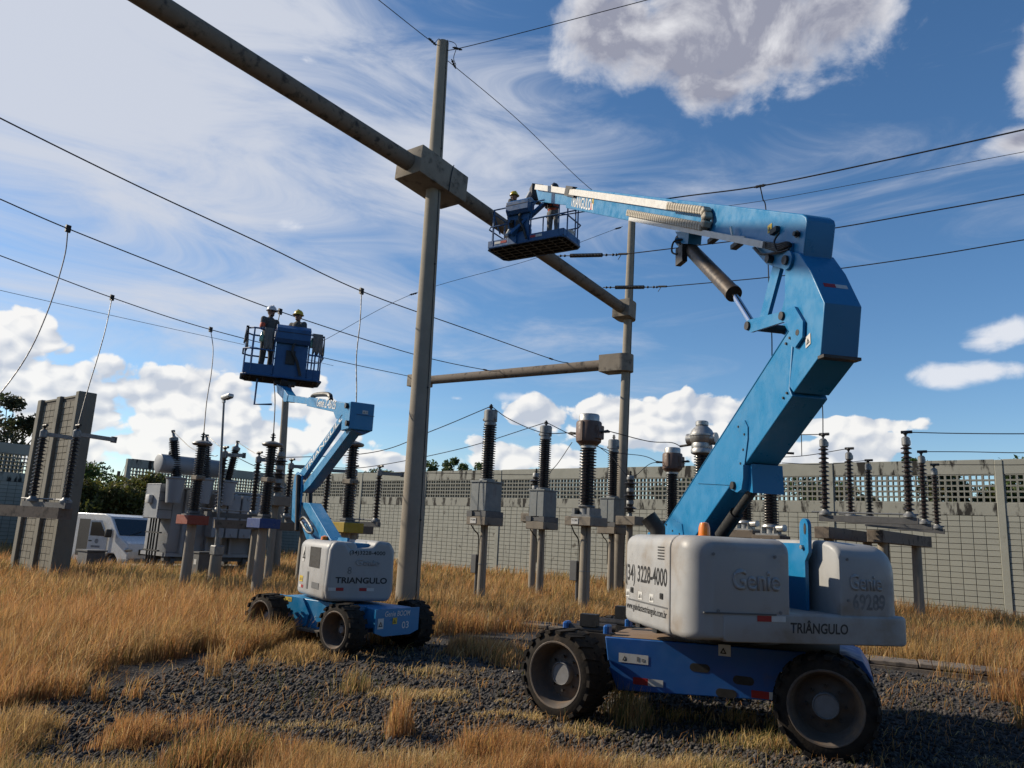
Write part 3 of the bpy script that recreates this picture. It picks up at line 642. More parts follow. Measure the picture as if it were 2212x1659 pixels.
R1 = strain(1203, 553, 1342, 550, 0, 'upper strain insulator string tied to the beam beside the big basket')
R2 = strain(1303, 621, 1428, 620, 0, 'lower strain insulator string in front of the slim pole')
rp = lambda A, *uv: [onp(u, v, A, E1) for u, v in uv]
wire('conductor from the upper insulator string to the right edge', [R1] + rp(R1, (1640, 514), (1800, 493), (2000, 458), (2212, 420), (2400, 385)), .016)
wire('conductor from the lower insulator string to the right edge', [R2] + rp(R2, (1650, 600), (1815, 580), (2010, 552), (2212, 518), (2400, 488)), .016)
R0 = onp(1060, 470, B1b, bd)
r0 = rp(R0, (1180, 470), (1450, 428), (1642, 402), (1900, 349), (2212, 280), (2400, 236))
wire('topmost thick conductor at the right, above the big boom', r0, .016, clamps=[(r0[2], r0[3] - r0[2])])
wire('thin shield wire at the right, second line from the top', [P2T - UP * .1] + [onp(u, v, P2T, E1) for u, v in ((1585, 443), (1900, 388), (2212, 328), (2400, 296))], .009)
d0 = r0[2]
wire('short dropper hanging from the topmost right conductor behind the boom', [d0, onp(1648, 430, d0, E2), onp(1655, 460, d0, E2), onp(1662, 640, d0, E2), onp(1667, 720, d0, E2), onp(1668, 790, d0, E2), onp(1672, 940, d0, E2)], .014, name='dropper_cable')
# ------------------------------------------------------------------ substation equipment
def sheds(z0, z1, rc, rs, n, mid=True):          # profile of a ribbed porcelain body
    p = []; s = (z1 - z0) / n
    for k in range(n):
        z = z0 + k * s; p += [(z, rc), (z + s * .28, rc), (z + s * .42, rs), (z + s * .58, rs * .985), (z + s * .85, rc)]
    return p + [(z1, rc)]
def yard(p, a=0.): return Fr((p[0], p[1], hgt(p[0], p[1]) if False else 0), E1, E2).rz(a)   # x right-near, y away
Z = (0, 0, 1)
def vert(mb, z0, prof, n=16, x=0, y=0): return mb.lathe((x, y, 0), Z, prof, n)
def terminal(t, z, x=0, y=0):
    m_ = MB(); m_.cyl((x, y, z - .02), (x, y, z + .1), .035, n=8); m_.cyl((x, y, z + .08), (x, y, z + .1), .07, n=8); m_.cyl((x, y, z + .14), (x, y, z + .16), .06, n=8); m_.cyl((x, y, z + .1), (x, y, z + .2), .028, n=8)
    part('terminal', m_, BLACK, t, local=True)

def make_arrester(label, fr, paint):
    t = thing('surge_arrester', label, 'arrester', fr=fr)
    part('pole', MB().lathe((0, 0, 0), Z, [(-.3, .145), (1.86, .115)], 24), CONC, t, local=True)
    part('pedestal', MB().rbox(-.30, .30, -.30, .30, 1.86, 2.10, .012, 1), paint, t, local=True)
    part('base_plate', MB().box(-.22, .22, -.22, .22, 2.10, 2.135).rbox(-.13, .13, -.13, .13, 2.135, 2.22, .02, 1), XFMD, t, local=True)
    part('insulator', MB().lathe((0, 0, 0), Z, sheds(2.22, 3.02, .105, .16, 13), 18), CERAM, t, local=True)
    part('joint_flange', MB().rbox(-.16, .16, -.13, .13, 3.02, 3.15, .02, 1).box(-.26, .26, -.04, .04, 3.05, 3.11), CONCD, t, local=True)
    part('insulator', MB().lathe((0, 0, 0), Z, sheds(3.15, 3.94, .10, .152, 13), 18), CERAM, t, local=True)
    part('cap', MB().lathe((0, 0, 0), Z, [(3.93, .10), (3.96, .24), (4.0, .265), (4.03, .25), (4.07, .13), (4.09, .06)], 20), GALV, t, local=True)
    terminal(t, 4.1); return t
pr_ = at(395, 1285, 20.6); ar_red = yard(pr_); make_arrester('surge arrester on the red-painted pedestal', ar_red, REDP)
pb_ = at(551, 1296, 19.9); ar_blue = yard(pb_); make_arrester('surge arrester on the blue-painted pedestal', ar_blue, BLUP)
py_ = at(733, 1300, 18.9); ar_yel = yard(py_); make_arrester('surge arrester on the yellow-painted pedestal, partly behind the smaller lift', ar_yel, YELP)

def make_vt(fr, label, pole2=False, sign=None):
    t = thing('voltage_transformer', label, 'transformer', fr=fr)
    part('pole', MB().lathe((0, 0, 0), Z, [(-.3, .125), (2.24, .105)], 24), CONC, t, local=True)
    part('concrete_cap', MB().rbox(-.36, .36, -.40, .40, 2.24, 2.48, .015, 1), CONCD, t, local=True)
    part('channel_base', MB().box(-.36, -.16, -.4, .38, 2.48, 2.64).box(.16, .36, -.4, .38, 2.48, 2.64).box(-.16, .16, -.36, -.30, 2.50, 2.62), XFMD, t, local=True)
    part('tank', MB().rbox(-.29, .29, -.35, .35, 2.64, 3.46, .012, 1).box(-.32, .32, -.38, .38, 3.46, 3.50).box(-.40, -.31, -.2, -.08, 3.3, 3.42).box(-.01, .012, -.362, -.345, 2.66, 3.45), TANK, t, local=True)
    part('flange', MB().lathe((0, 0, 0), Z, [(3.5, .23), (3.56, .23), (3.58, .16)], 18), GALV, t, local=True)
    part('insulator', MB().lathe((0, 0, 0), Z, sheds(3.58, 5.12, .145, .205, 22), 20), CERAM, t, local=True)
    part('head', MB().lathe((0, 0, 0), Z, [(5.12, .15), (5.14, .19), (5.2, .19), (5.21, .165), (5.25, .165), (5.26, .20), (5.56, .20), (5.6, .17)], 20).ball((.2, -.02, 5.32), .05, n=8, m=6).ball((-.19, -.06, 5.32), .05, n=8, m=6), GALV, t, local=True)
    terminal(t, 5.58)
    cb = sag([(-.2, -.35, 2.24), (-.16, -.25, 2.1), (-.11, -.12, 1.95), (-.118, -.06, 1.6), (-.13, -.05, 1.2)]); part('cable', MB().tube(cb, .018, 6), BLACK, t, local=True)
    w = [(.09, -.08, 2.24), (.10, -.09, 1.7), (.105, -.095, .9), (.11, -.10, 0)]; part('earth_wire', MB().tube(w, .011, 5), BLACK, t, local=True)
    if pole2:
        part('conduit', MB().cyl((-.19, -.02, -.2), (-.19, -.02, .95), .045, n=10), XFMD, t, local=True)
        part('junction_box', MB().rbox(-.36, -.17, -.10, .08, .9, 1.42, .01, 1), XFMD, t, local=True); part('strap', MB().lathe((0, 0, 1.15), Z, [(0, .128), (.03, .128)], 18), GALV, t, local=True)
    if sign:
        s_ = part('sign', MB().box(-.20, .02, -.412, -.402, 2.29, 2.44), WHITE, t, local=True)
        text(sign, (-.185, -.4135, 2.36), (1, 0, 0), Z, .05, LETK, s_, w=.19, bold=.01, local=True)
    return t
vt1 = yard(gnd(1037, 1310)); make_vt(vt1, 'voltage transformer nearest the thick pole, with a white sign on its cap', True, 'TP-CEMIG')
vt2 = yard(gnd(1164, 1300)); make_vt(vt2, 'middle voltage transformer with grey steel tank, no sign on its cap')
vt3 = yard(at(1318, 1290, 27.6)); make_vt(vt3, 'voltage transformer almost hidden behind the drum-headed current transformer')

def make_ct(fr, label, sign=None):
    t = thing('current_transformer', label, 'transformer', fr=fr)
    part('pole', MB().lathe((0, 0, 0), Z, [(-.3, .155), (2.34, .135)], 24), CONC, t, local=True)
    part('concrete_cap', MB().rbox(-.42, .42, -.42, .42, 2.34, 2.58, .015, 1), CONCD, t, local=True)
    part('base', MB().box(-.3, .3, -.3, .3, 2.58, 2.64).lathe((0, 0, 0), Z, [(2.64, .2), (2.8, .19), (2.86, .24), (2.9, .2)], 18).box(-.28, -.2, -.28, .28, 2.64, 2.8).box(.2, .28, -.28, .28, 2.64, 2.82), GALV, t, local=True)
    part('insulator', MB().lathe((0, 0, 0), Z, sheds(2.9, 4.42, .165, .235, 19), 20), CERAM, t, local=True)
    part('neck', MB().lathe((0, 0, 0), Z, [(4.42, .17), (4.44, .22), (4.5, .22), (4.53, .26)], 18), ALUC, t, local=True)
    part('head', MB().lathe((0, 0, 0), Z, [(4.52, .24), (4.62, .345), (4.7, .355), (5.14, .355), (5.18, .33)], 22).rbox(.1, .41, -.15, .15, 4.68, 5.06, .02, 1).box(-.03, .03, -.372, -.33, 4.62, 5.16).box(-.372, -.33, -.03, .03, 4.62, 5.16), RUSTP, t, local=True)
    part('bellows_cap', MB().lathe((0, 0, 0), Z, [(5.17, .285), (5.34, .285), (5.38, .26), (5.39, .2)], 22), ALUC, t, local=True)
    m_ = MB()
    for sgn in (-1, 1):
        m_.cyl((sgn * .34, 0, 4.86), (sgn * .62, 0, 4.9), .035, n=8)
        for k in (.5, .56, .62): m_.cyl((sgn * k, -.05, 4.88), (sgn * k, .05, 4.88), .035, n=8)
    part('terminal', m_, BLACK, t, local=True)
    part('cable', MB().tube(sag([(-.2, -.4, 2.34), (-.18, -.28, 2.15), (-.13, -.14, 1.95), (-.15, -.06, 1.5), (-.16, -.05, 1.1)]), .018, 6), BLACK, t, local=True)
    part('earth_wire', MB().tube([(.11, -.11, 2.34), (.115, -.115, 1.2), (.12, -.12, 0)], .011, 5), BLACK, t, local=True)
    part('conduit', MB().cyl((-.22, -.02, -.2), (-.22, -.02, .95), .045, n=10), XFMD, t, local=True)
    part('junction_box', MB().rbox(-.42, -.2, -.1, .08, .9, 1.42, .01, 1), XFMD, t, local=True); part('strap', MB().lathe((0, 0, 1.15), Z, [(0, .152), (.03, .152)], 18), GALV, t, local=True)
    if sign:
        s_ = part('sign', MB().box(-.19, .03, -.432, -.422, 2.38, 2.53), WHITE, t, local=True); text(sign, (-.175, -.4335, 2.45), (1, 0, 0), Z, .05, LETK, s_, w=.19, bold=.01, local=True)
    return t
ct1 = yard(gnd(1260, 1332)); make_ct(ct1, 'current transformer with brown drum head and silver cap, nearest of its kind', 'TC-CEMIG')
ct2 = yard(at(1450, 1290, 27.4)); make_ct(ct2, 'farther drum-headed current transformer, its lower half behind the big boom')

def make_post(fr, label, h=2.2):      # three double-bell post insulator on a concrete bracket
    t = thing('post_insulator', label, 'insulator', fr=fr)
    part('pole', MB().lathe((0, 0, 0), Z, [(-.3, .125), (h, .11)], 24), CONC, t, local=True)
    part('concrete_cap', MB().rbox(-.38, .38, -.3, .3, h, h + .3, .015, 1).cyl((-.46, 0, h + .12), (-.38, 0, h + .12), .14, n=16), CONCD, t, local=True)
    z = h + .3; m_ = MB(); g = MB(); g.lathe((0, 0, 0), Z, [(z, .09), (z + .1, .07), (z + .14, .06)], 14)
    for k in range(3):
        b0 = z + .14 + k * .42
        m_.lathe((0, 0, 0), Z, [(b0, .13), (b0 + .03, .20), (b0 + .06, .12), (b0 + .10, .125), (b0 + .13, .24), (b0 + .16, .20), (b0 + .2, .1), (b0 + .26, .11)], 18)
        g.lathe((0, 0, 0), Z, [(b0 + .26, .11), (b0 + .28, .13), (b0 + .36, .13), (b0 + .42, .11)], 16)
    part('porcelain_bells', m_, CERAMG, t, local=True); part('metal_caps', g, GALV, t, local=True); terminal(t, z + 1.36); return t
po1 = yard(at(1357, 1290, 26.6)); make_post(po1, 'three-bell post insulator on a bracket in front of the slim pole', 2.55)
po2 = yard(at(1147, 1290, 27.0)); make_post(po2, 'three-bell post insulator half hidden behind the middle voltage transformer', 2.5)
po3 = yard(at(575, 1272, 24.5)); make_post(po3, 'three-bell post insulator beside the blue pedestal, on its own pole', 2.55)

def make_dome(fr, label, zc=2.35):
    t = thing('dome_current_transformer', label, 'transformer', fr=fr)
    part('pole', MB().lathe((0, 0, 0), Z, [(-.3, .155), (zc - .25, .135)], 24), CONC, t, local=True)
    part('concrete_cap', MB().rbox(-.42, .42, -.42, .42, zc - .25, zc, .015, 1), CONCB, t, local=True)
    m_ = MB().box(-.34, .34, -.34, .34, zc, zc + .05).lathe((0, 0, 0), Z, [(zc + .05, .2), (zc + .2, .2), (zc + .24, .28), (zc + .3, .26), (zc + .34, .2)], 18)
    for a in range(4): m_.box(.2, .3, -.05, .05, zc + .05, zc + .24, W0.rz(a * pi / 2 + pi / 4))
    m_.cyl((.2, -.1, zc + .2), (.5, -.25, zc + .22), .1, n=12); part('base', m_, ALUC, t, local=True)
    part('insulator', MB().lathe((0, 0, 0), Z, sheds(zc + .34, zc + 2.1, .175, .24, 22), 20), CERAM, t, local=True)
    z = zc + 2.1; part('head', MB().lathe((0, 0, 0), Z, [(z, .2), (z + .06, .32), (z + .14, .33), (z + .2, .30), (z + .25, .31), (z + .36, .29), (z + .42, .34), (z + .55, .36), (z + .57, .38), (z + .61, .38), (z + .62, .36), (z + .75, .30), (z + .86, .19), (z + .9, .16), (z + .9, .19), (z + 1.0, .19), (z + 1.03, .15)], 24), ALUC, t, local=True)
    m_ = MB(); m_.cyl((-.46, 0, z + .5), (.46, 0, z + .5), .17, n=16); part('side_covers', m_, ALUC, t, local=True)
    m_ = MB(); m_.cyl((-.72, 0, z + .3), (-.3, 0, z + .34), .035, n=8); m_.cyl((.3, 0, z + .34), (.72, 0, z + .3), .035, n=8); part('terminal', m_, BLACK, t, local=True); return t
dm1 = yard(at(1516, 1300, 22.6)); make_dome(dm1, 'silver dome-headed current transformer just left of the big boom', 2.5)
dm2 = yard(at(1612, 1300, 25.4)); make_dome(dm2, 'dome-headed current transformer whose head hides behind the big boom', 2.55)
dm3 = yard(at(1668, 1300, 22.9)); make_dome(dm3, 'dome-headed current transformer whose column shows right of the big boom', 2.38)

def dpost(mb, gm, o, h, rc, rs, n):
    o = np.array(o, float); gm.lathe(o, Z, [(0, .16), (.05, .16), (.1, .1), (.14, .085)], 14); mb.lathe(o + UP * .14, Z, sheds(0, h, rc, rs, n), 14)
    gm.lathe(o + UP * (.14 + h), Z, [(0, .07), (.03, .10), (.2, .10), (.24, .06)], 14)
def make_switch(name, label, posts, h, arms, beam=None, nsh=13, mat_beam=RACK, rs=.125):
    """disconnector: ribbed posts on a base beam with switch arms; posts/arms given in world points"""
    t = thing(name, label, 'switch', posts[0])
    for p, a in zip(posts, arms):
        mb, g = MB(), MB(); dpost(mb, g, p, h, .062, rs, nsh); part('insulator', mb, CERAM, t); part('post_fittings', g, GALV, t)
        top = np.array(p, float) + UP * (h + .38); m_ = MB(); m_.cyl(top - UP * .02, top + UP * .12, .03, n=8); m_.ball(top + UP * .1, .06, n=8, m=6); m_.cyl(top + UP * .12 - np.array(E1) * .1, top + UP * .12 + np.array(E1) * .16, .04, n=8); part('terminal', m_, BLACK, t)
        if a is not None:
            a = np.array(a, float); q = top - UP * .12; m_ = MB(); m_.bar(q, q + a, .11, .11, UP); part('switch_arm', m_, GALV, t); part('contact', MB().bar(q + a * .93, q + a * 1.08, .06, .17, np.cross(a, UP)), XFMD, t)
    if beam:
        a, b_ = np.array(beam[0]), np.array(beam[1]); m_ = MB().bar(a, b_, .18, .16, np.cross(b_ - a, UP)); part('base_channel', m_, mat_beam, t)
        m_ = MB().cyl(a + UP * .16 - nrm(b_ - a) * .2, b_ + UP * .16, .022, n=8); part('operating_rod', m_, GALV, t)
    return t
# left disconnector in front of the slab
zb = 2.05
def up_(p, z): q = np.array(p, float).copy(); q[2] = z; return q
l1 = at(68, 1092, 21.6); l2 = at(140, 1096, 21.1)
make_switch('disconnector_switch', 'open disconnector switch with two ribbed posts in front of the tall slab', [l1 + UP * .12, l2 + UP * .12], 1.62, [E2 * .9 + UP * -.02, E2 * 1.0 + UP * -.03], (l1 - E1 * .5 + UP * .04, l2 + E1 * .2 + UP * .04), 16)
tb = thing('concrete_bracket', 'stained concrete beam at the left edge carrying the disconnector posts', 'beam', up_(l1, 0)); bd_ = nrm(l2 - l1)
part('beam', MB().bar(l1 - bd_ * 3.2 - UP * .17, l2 - UP * .17 + bd_ * .05, .42, .30, np.cross(bd_, UP)), CONCB, tb)
part('pole', MB().cyl(up_(l1 - bd_ * 2.2, -.3), up_(l1 - bd_ * 2.2, 1.8), .14, .12, 20), CONC, tb)
# middle disconnectors between the arresters
md = [(470, 1106, 24.6), (545, 1112, 25.6), (614, 1118, 26.6)]
mp = [at(*q) for q in md]
make_switch('disconnector_switch', 'open disconnector between the red and blue pedestals', mp[:2], 1.55, [E1 * .55 + E2 * .35, E1 * .55 + E2 * .35], (mp[0] - E2 * .4 - UP * .08, mp[1] + E2 * .3 - UP * .08), 14)
md2 = [(617, 1118, 26.8), (700, 1124, 27.6)]
mp2 = [at(*q) for q in md2]
make_switch('disconnector_switch', 'disconnector half hidden behind the smaller lift\'s lower arm', mp2, 1.5, [E1 * .5 + E2 * .3, E1 * .5 + E2 * .4], (mp2[0] - UP * .08, mp2[1] + E2 * .3 - UP * .08), 14)
md3 = [(757, 1126, 27.2), (811, 1128, 26.8)]
mp3 = [at(*q) for q in md3]
make_switch('disconnector_switch', 'disconnector posts flanking the yellow pedestal', mp3, 1.42, [None, E1 * .5 + E2 * .6], (mp3[0] - UP * .08, mp3[1] + E1 * .2 - UP * .08), 13)
tb = thing('concrete_bracket', 'long stained concrete beam behind the coloured pedestals', 'beam', up_(mp[0], 0))
ba = at(463, 1131, 24.4); bb = at(803, 1146, 26.6)
part('beam', MB().bar(ba, bb, .4, .26, np.cross(bb - ba, UP)), CONCB, tb)
for f_ in (.25, .55, .88): q = ba + (bb - ba) * f_; part('pole', MB().cyl(up_(q, -.3), q - UP * .12, .14, .12, 20), CONC, tb)
# right disconnector, three phases
rphase = [((1783, 1112, 20.6), (1965, 1118, 19.4)), ((1838, 1117, 23.6), (1998, 1132, 22.4)), ((1880, 1126, 26.4), (2025, 1142, 25.2))]
rlab = ['nearest phase of the right-hand disconnector, two tall ribbed posts on a steel channel', 'middle phase of the right-hand disconnector, between the other two', 'farthest and shortest phase of the right-hand disconnector']
RT = []
for (a, b_), lb, hh in zip(rphase, rlab, (1.66, 1.6, 1.58)):
    pa, pb = at(*a), at(*b_); make_switch('disconnector_switch', lb, [pa, pb], hh, [E2 * .28, E2 * .28], (pa - E1 * .15 - UP * .09, pb + E1 * .2 - UP * .09), 14, rs=.13); RT.append((pa + UP * (hh + .5), pb + UP * (hh + .5)))
tb = thing('concrete_bracket', 'twin concrete beams on poles under the right-hand disconnector', 'beam', gnd(1945, 1356))
g0 = at(1890, 1158, 20.4); g1 = g0 + E2 * 5.6; f_ = Fr(g0, E2, -E1)
part('beam', MB().rbox(0, 5.8, -.2, .2, -.16, .16, .012, 1, f_), CONCB, tb)
g2 = at(1775, 1150, 21.3); f2_ = Fr(g2, E2, -E1); part('beam', MB().rbox(0, 5.8, -.2, .2, -.16, .16, .012, 1, f2_), CONCB, tb)
for q in (f_(.75, 0, -.1), f_(4.6, 0, -.1), f2_(.6, 0, -.1), f2_(4.4, 0, -.1)): part('pole', MB().cyl(up_(q, -.3), q, .15, .135, 22), CONC, tb)
part('earth_wire', MB().tube([f_(.72, -.15, -.15), up_(f_(.72, -.16, 0), .9), up_(f_(.72, -.17, 0), 0)], .012, 5), BLACK, tb)

# ------------------------------------------------------------------ busbars and jumpers between the apparatus
def topw(fr, z, x=0, y=0): return fr(x, y, z)
def J(label, *pts, r=.013): wire(label, list(pts), r, name='jumper_wire')
mid = lambda a, b_, s: (np.array(a) + np.array(b_)) / 2 - UP * s
a = topw(vt1, 5.72); L_ = at(560, 990, 23.5); J('bus wire from the left yard up to the nearest voltage transformer head', L_, at(800, 978, 22.9), at(935, 930, 22.5), a)
h1 = topw(ct1, 4.9, -.6); J('jumper from the nearest voltage transformer down to the drum head', a, at(1100, 905, 22.0), at(1170, 934, 21.4), h1)
b_ = topw(vt2, 5.72); L2_ = at(700, 1010, 27.); J('bus wire passing behind the thick pole to the middle voltage transformer', L2_, at(800, 1008, 26.6), at(1000, 968, 25.6), b_)
h2_ = topw(ct2, 4.9, -.6); J('jumper from the middle voltage transformer sagging to the far drum head', b_, at(1240, 942, 25.4), at(1320, 975, 26), at(1390, 985, 26.8), h2_)
d_ = topw(dm1, 4.9, -.7); J('jumper from the near drum head to the silver dome', topw(ct1, 4.9, .6), at(1400, 953, 21.4), at(1450, 956, 22), d_)
J('low bus wire behind the voltage transformers', at(730, 1020, 29), at(950, 1022, 28.6), topw(po2, 4.15), at(1195, 1012, 27.2), at(1236, 955, 26.9))
J('jumper from the three-bell post to the far drum head', at(1278, 955, 27), at(1320, 985, 27), topw(po1, 4.2), at(1410, 1000, 27.2), at(1480, 1001, 27.4))
d3 = topw(dm3, 4.85, .7)
J('jumper from behind the boom to the nearest right-hand post', at(1600, 945, 22), at(1700, 940, 21.4), RT[0][0])
J('jumper from behind the boom to the middle right-hand post', at(1640, 988, 24.6), at(1732, 985, 24.4), RT[1][0])
J('jumper from the dome head to the farthest right-hand post', at(1690, 1000, 23.2), at(1780, 1003, 25), RT[2][0])
J('short link between two jumpers right of the boom', at(1731, 938, 21.3), at(1732, 985, 24.0), r=.012)
J('bus wire from the nearest right-hand post to the right edge', RT[0][1], at(2060, 936, 18.6), at(2212, 937, 17.6), at(2330, 934, 17))
J('bus wire from the middle right-hand post to the right edge', RT[1][1], at(2090, 976, 21.6), at(2212, 978, 20.6), at(2330, 974, 20))
J('bus wire from the farthest right-hand post to the right edge', RT[2][1], at(2110, 1004, 24.4), at(2212, 1004, 23.6), at(2330, 1000, 23))
wire('dropper falling from behind the boom knuckle to the nearest right-hand post', [RT[0][0], onp(1777, 885, RT[0][0], E2), onp(1772, 800, RT[0][0], E2), onp(1768, 700, RT[0][0], E2)], .014, name='dropper_cable')
def drop(label, top, pts, bot, mat=WIRE):
    w = wire(label, [top] + pts + [bot], .015, mat, 'dropper_cable'); m_ = MB()
    for k in (-.06, 0, .06): m_.cyl(top + UP * k - E2 * .06, top + UP * k + E2 * .06, .045, n=8)
    part('clamp', m_, BLACK, w)
aR, aB, aY = topw(ar_red, 4.25), topw(ar_blue, 4.25), topw(ar_yel, 4.25)
t0 = W2[2]; drop('blue-looking dropper curving to the lower left edge', t0, [onp(138, 560, t0, E2), onp(100, 680, t0, E2), onp(45, 790, t0, E2)], onp(-60, 925, t0, E2), WIRB)
t1 = W3[2]; lt = l2 + UP * (.12 + 1.62 + .5); drop('dropper falling in front of the tall slab to its disconnector', t1, [t1 * .75 + lt * .25 + E1 * .12 - UP * .1, t1 * .5 + lt * .5 + E1 * .12, t1 * .25 + lt * .75 + E1 * .02], lt)
t2 = W3[3]; drop('dropper falling to the red pedestal arrester', t2, [t2 * .75 + aR * .25 + E1 * .25, t2 * .5 + aR * .5 + E1 * .22, t2 * .25 + aR * .75 + E1 * .05], aR)
t3 = W2[4]; drop('dropper passing behind the smaller basket to the blue pedestal arrester', t3, [t3 * .75 + aB * .25 - E1 * .2, t3 * .5 + aB * .5 - E1 * .22, t3 * .25 + aB * .75 - E1 * .02], aB)
t4 = W1[4]; drop('dropper falling behind the boom elbow box to the yellow pedestal arrester', t4, [t4 * .75 + aY * .25, t4 * .5 + aY * .5 - E1 * .08, t4 * .25 + aY * .75], aY)

# ------------------------------------------------------------------ power transformer
def transformer():
    o = gnd(352, 1240); T = Fr((o[0], o[1], 0), E2, E1)      # x right/away, y towards the right/near
    t = thing('power_transformer', 'large grey power transformer with conservator drum and three leaning bushings', 'transformer', T(0, 0, 0))
    part('plinth', MB().box(-.5, 4.2, -2.6, .7, -.4, .22, T), CONCD, t)
    part('tank', MB().rbox(.1, 3.9, -2.0, -.15, .75, 3.12, .04, 2, T).box(0, 4.0, -2.1, -.05, 3.12, 3.2, T).box(.05, 3.95, -2.08, -.1, .62, .75, T), XFMR, t)
    m_ = MB()
    for x in (.5, 1.5, 2.5, 3.5): m_.box(x, x + .1, -.15, .02, .75, 3.1, T)
    part('stiffeners', m_, XFMR, t)
    for x in (.4, 3.4):
        for y in (-1.7, -.4): part('wheel', MB().cyl(T(x - .08, y, .45), T(x + .08, y, .45), .2, n=16), XFMD, t)
    part('skid', MB().box(.1, 3.9, -1.8, -1.6, .45, .62, T).box(.1, 3.9, -.5, -.3, .45, .62, T), XFMD, t)
    cab = part('control_cabinet', MB().rbox(-.5, .05, -1.15, -.05, 1.98, 3.26, .02, 1, T), XFMR, t)
    m_ = MB()
    for k in range(11): m_.box(-.512, -.5, -1.14 + k * .108, -1.1 + k * .108, 3.22, 3.245, T).box(-.512, -.5, -1.14 + k * .108, -1.1 + k * .108, 2.0, 2.025, T)
    for k in range(11): m_.box(-.512, -.5, -1.14, -1.115, 2.05 + k * .11, 2.09 + k * .11, T).box(-.512, -.5, -.085, -.06, 2.05 + k * .11, 2.09 + k * .11, T)
    part('bolts', m_, XFMR, cab); part('gauge_box', MB().rbox(-.66, -.5, -.82, -.52, 2.52, 2.84, .03, 2, T), WHITE, cab)
    for z in (2.3, 2.62, 2.94): part('panel_rib', MB().box(-.48, .04, -.05, -.035, z, z + .02, T), XFMD, cab)
    pc = MB()
    for y in (-.95, -.75, -.55, -.3): pc.cyl(T(-.25, y, .2), T(-.25, y, 2.0), .035, n=8)
    for z in (1.45, .8): pc.box(-.3, -.2, -1.2, -.1, z, z + .05, T)
    part('cable_pipes', pc, BLACK, t)
    for k in range(4):
        x = 1.35 + k * .58; rd = MB()
        for q in range(6): rd.rbox(x + .02, x + .54, .1 + q * .085, .145 + q * .085, 1.38, 3.02, .015, 1, T)
        rd.cyl(T(x + .28, .05, 2.9), T(x + .28, .6, 2.9), .06, n=10).cyl(T(x + .28, .05, 1.5), T(x + .28, .6, 1.5), .06, n=10); part('radiator', rd, XFMR, t)
    cs = at(341, 1000, 28.3); cf = Fr(cs, E2, E1)
    c_ = part('conservator', MB().lathe(cs, E2, [(0, .30), (.02, .345), (2.4, .345), (2.42, .30)], 28), XFMR, t, ang=30)
    part('fittings', MB().cyl(cf(.4, 0, .33), cf(.4, 0, .45), .05, n=8).cyl(cf(1.6, 0, .33), cf(1.6, 0, .42), .12, n=12).cyl(cf(2.0, 0, .33), cf(2.0, 0, .42), .04, n=8), XFMD, c_)
    for x in (.7, 1.9): part('conservator_leg', MB().box(x, x + .22, -.2, .1, -1.0, -.3, cf), XFMR, t)
    for (ub, vb, ut, vt, y) in ((381, 1029, 374.5, 935, 28.6), (443, 1032, 447, 944, 29.2), (492.5, 1037, 513, 957, 29.8)):
        p0 = at(ub, vb, y); p1 = at(ut, vt, y); d = nrm(p1 - p0); H = np.linalg.norm(p1 - p0)
        bs = p0 - UP * .62; part('turret', MB().lathe(bs, Z, [(-.35, .26), (.5, .33), (.54, .37), (.58, .37), (.6, .2)], 20), XFMR, t)
        b_ = part('bushing', MB().lathe(p0, d, sheds(0, H * .8, .115, .19, 17), 18), CERAM, t)
        part('bushing_cap', MB().lathe(p0, d, [(H * .8, .12), (H * .81, .16), (H * .88, .16), (H * .9, .09), (H * .93, .06), (H, .05), (H * 1.02, .07), (H * 1.06, .07)], 14), GALV, b_)
    return t
transformer()
tb1, tb2, tb3 = at(374.5, 932, 28.6), at(447, 941, 29.2), at(513.5, 955, 29.8)
J('jumper from the left leaning bushing to the red arrester', tb1, at(395, 952, 27), at(412, 967, 26), at(437, 978, 25), at(462, 985, 24.8), at(470, 984, 24.6))
J('jumper from the middle leaning bushing falling right', tb2, at(480, 968, 28), at(520, 992, 27), at(566, 1012, 26.8), at(612, 1016, 26.8))
J('jumper from the right leaning bushing falling right', tb3, at(550, 978, 28), at(590, 992, 27.6), at(640, 1010, 27.6), at(690, 1022, 27.6))

# ------------------------------------------------------------------ lamp post, control box, van, far pole
lb = gnd(459, 1268); lt_ = at(484, 862, lb[1])
t = thing('lamp_post', 'thin steel lamp post with a flat lamp head, on a concrete stub', 'lamp', lb)
part('concrete_stub', MB().cyl(lb - UP * .3, lb + UP * .95 + (lt_ - lb) * .0, .19, .17, 20), CONC, t); part('post', MB().cyl(lb + UP * .9, lt_, .05, .032, 12), GALV, t)
hd = Fr(lt_, nrm(E1 + UP * .12), E2, nrm(UP - E1 * .12)); part('lamp_head', MB().rbox(-.05, .42, -.1, .1, -.02, .1, .03, 2, hd).box(-.06, .04, -.04, .04, -.12, .05, hd), ALUC, t); part('lens', MB().box(.05, .4, -.085, .085, -.035, -.021, hd), XFMD, t)
part('valve_head', MB().rbox(-.16, .16, -.16, .16, .95, 1.25, .03, 1, Fr(lb, E1, E2)).cyl(lb + UP * 1.25, lb + UP * 1.5, .1, n=12), GALV, t)
cb = gnd(434, 1256); f_ = Fr(cb, E1, E2)
t = thing('control_box', 'dark grey upright control cabinet beside the lamp post foot', 'cabinet', cb); part('cabinet', MB().rbox(-.19, .19, -.28, .28, .1, .92, .015, 1, f_).box(-.22, .22, -.31, .31, .92, .97, f_), XFMD, t); part('legs', MB().box(-.1, .1, -.1, .1, -.3, .1, f_), XFMD, t); part('label_plate', MB().box(-.1, .06, -.287, -.28, .55, .72, f_), WHITE, t)
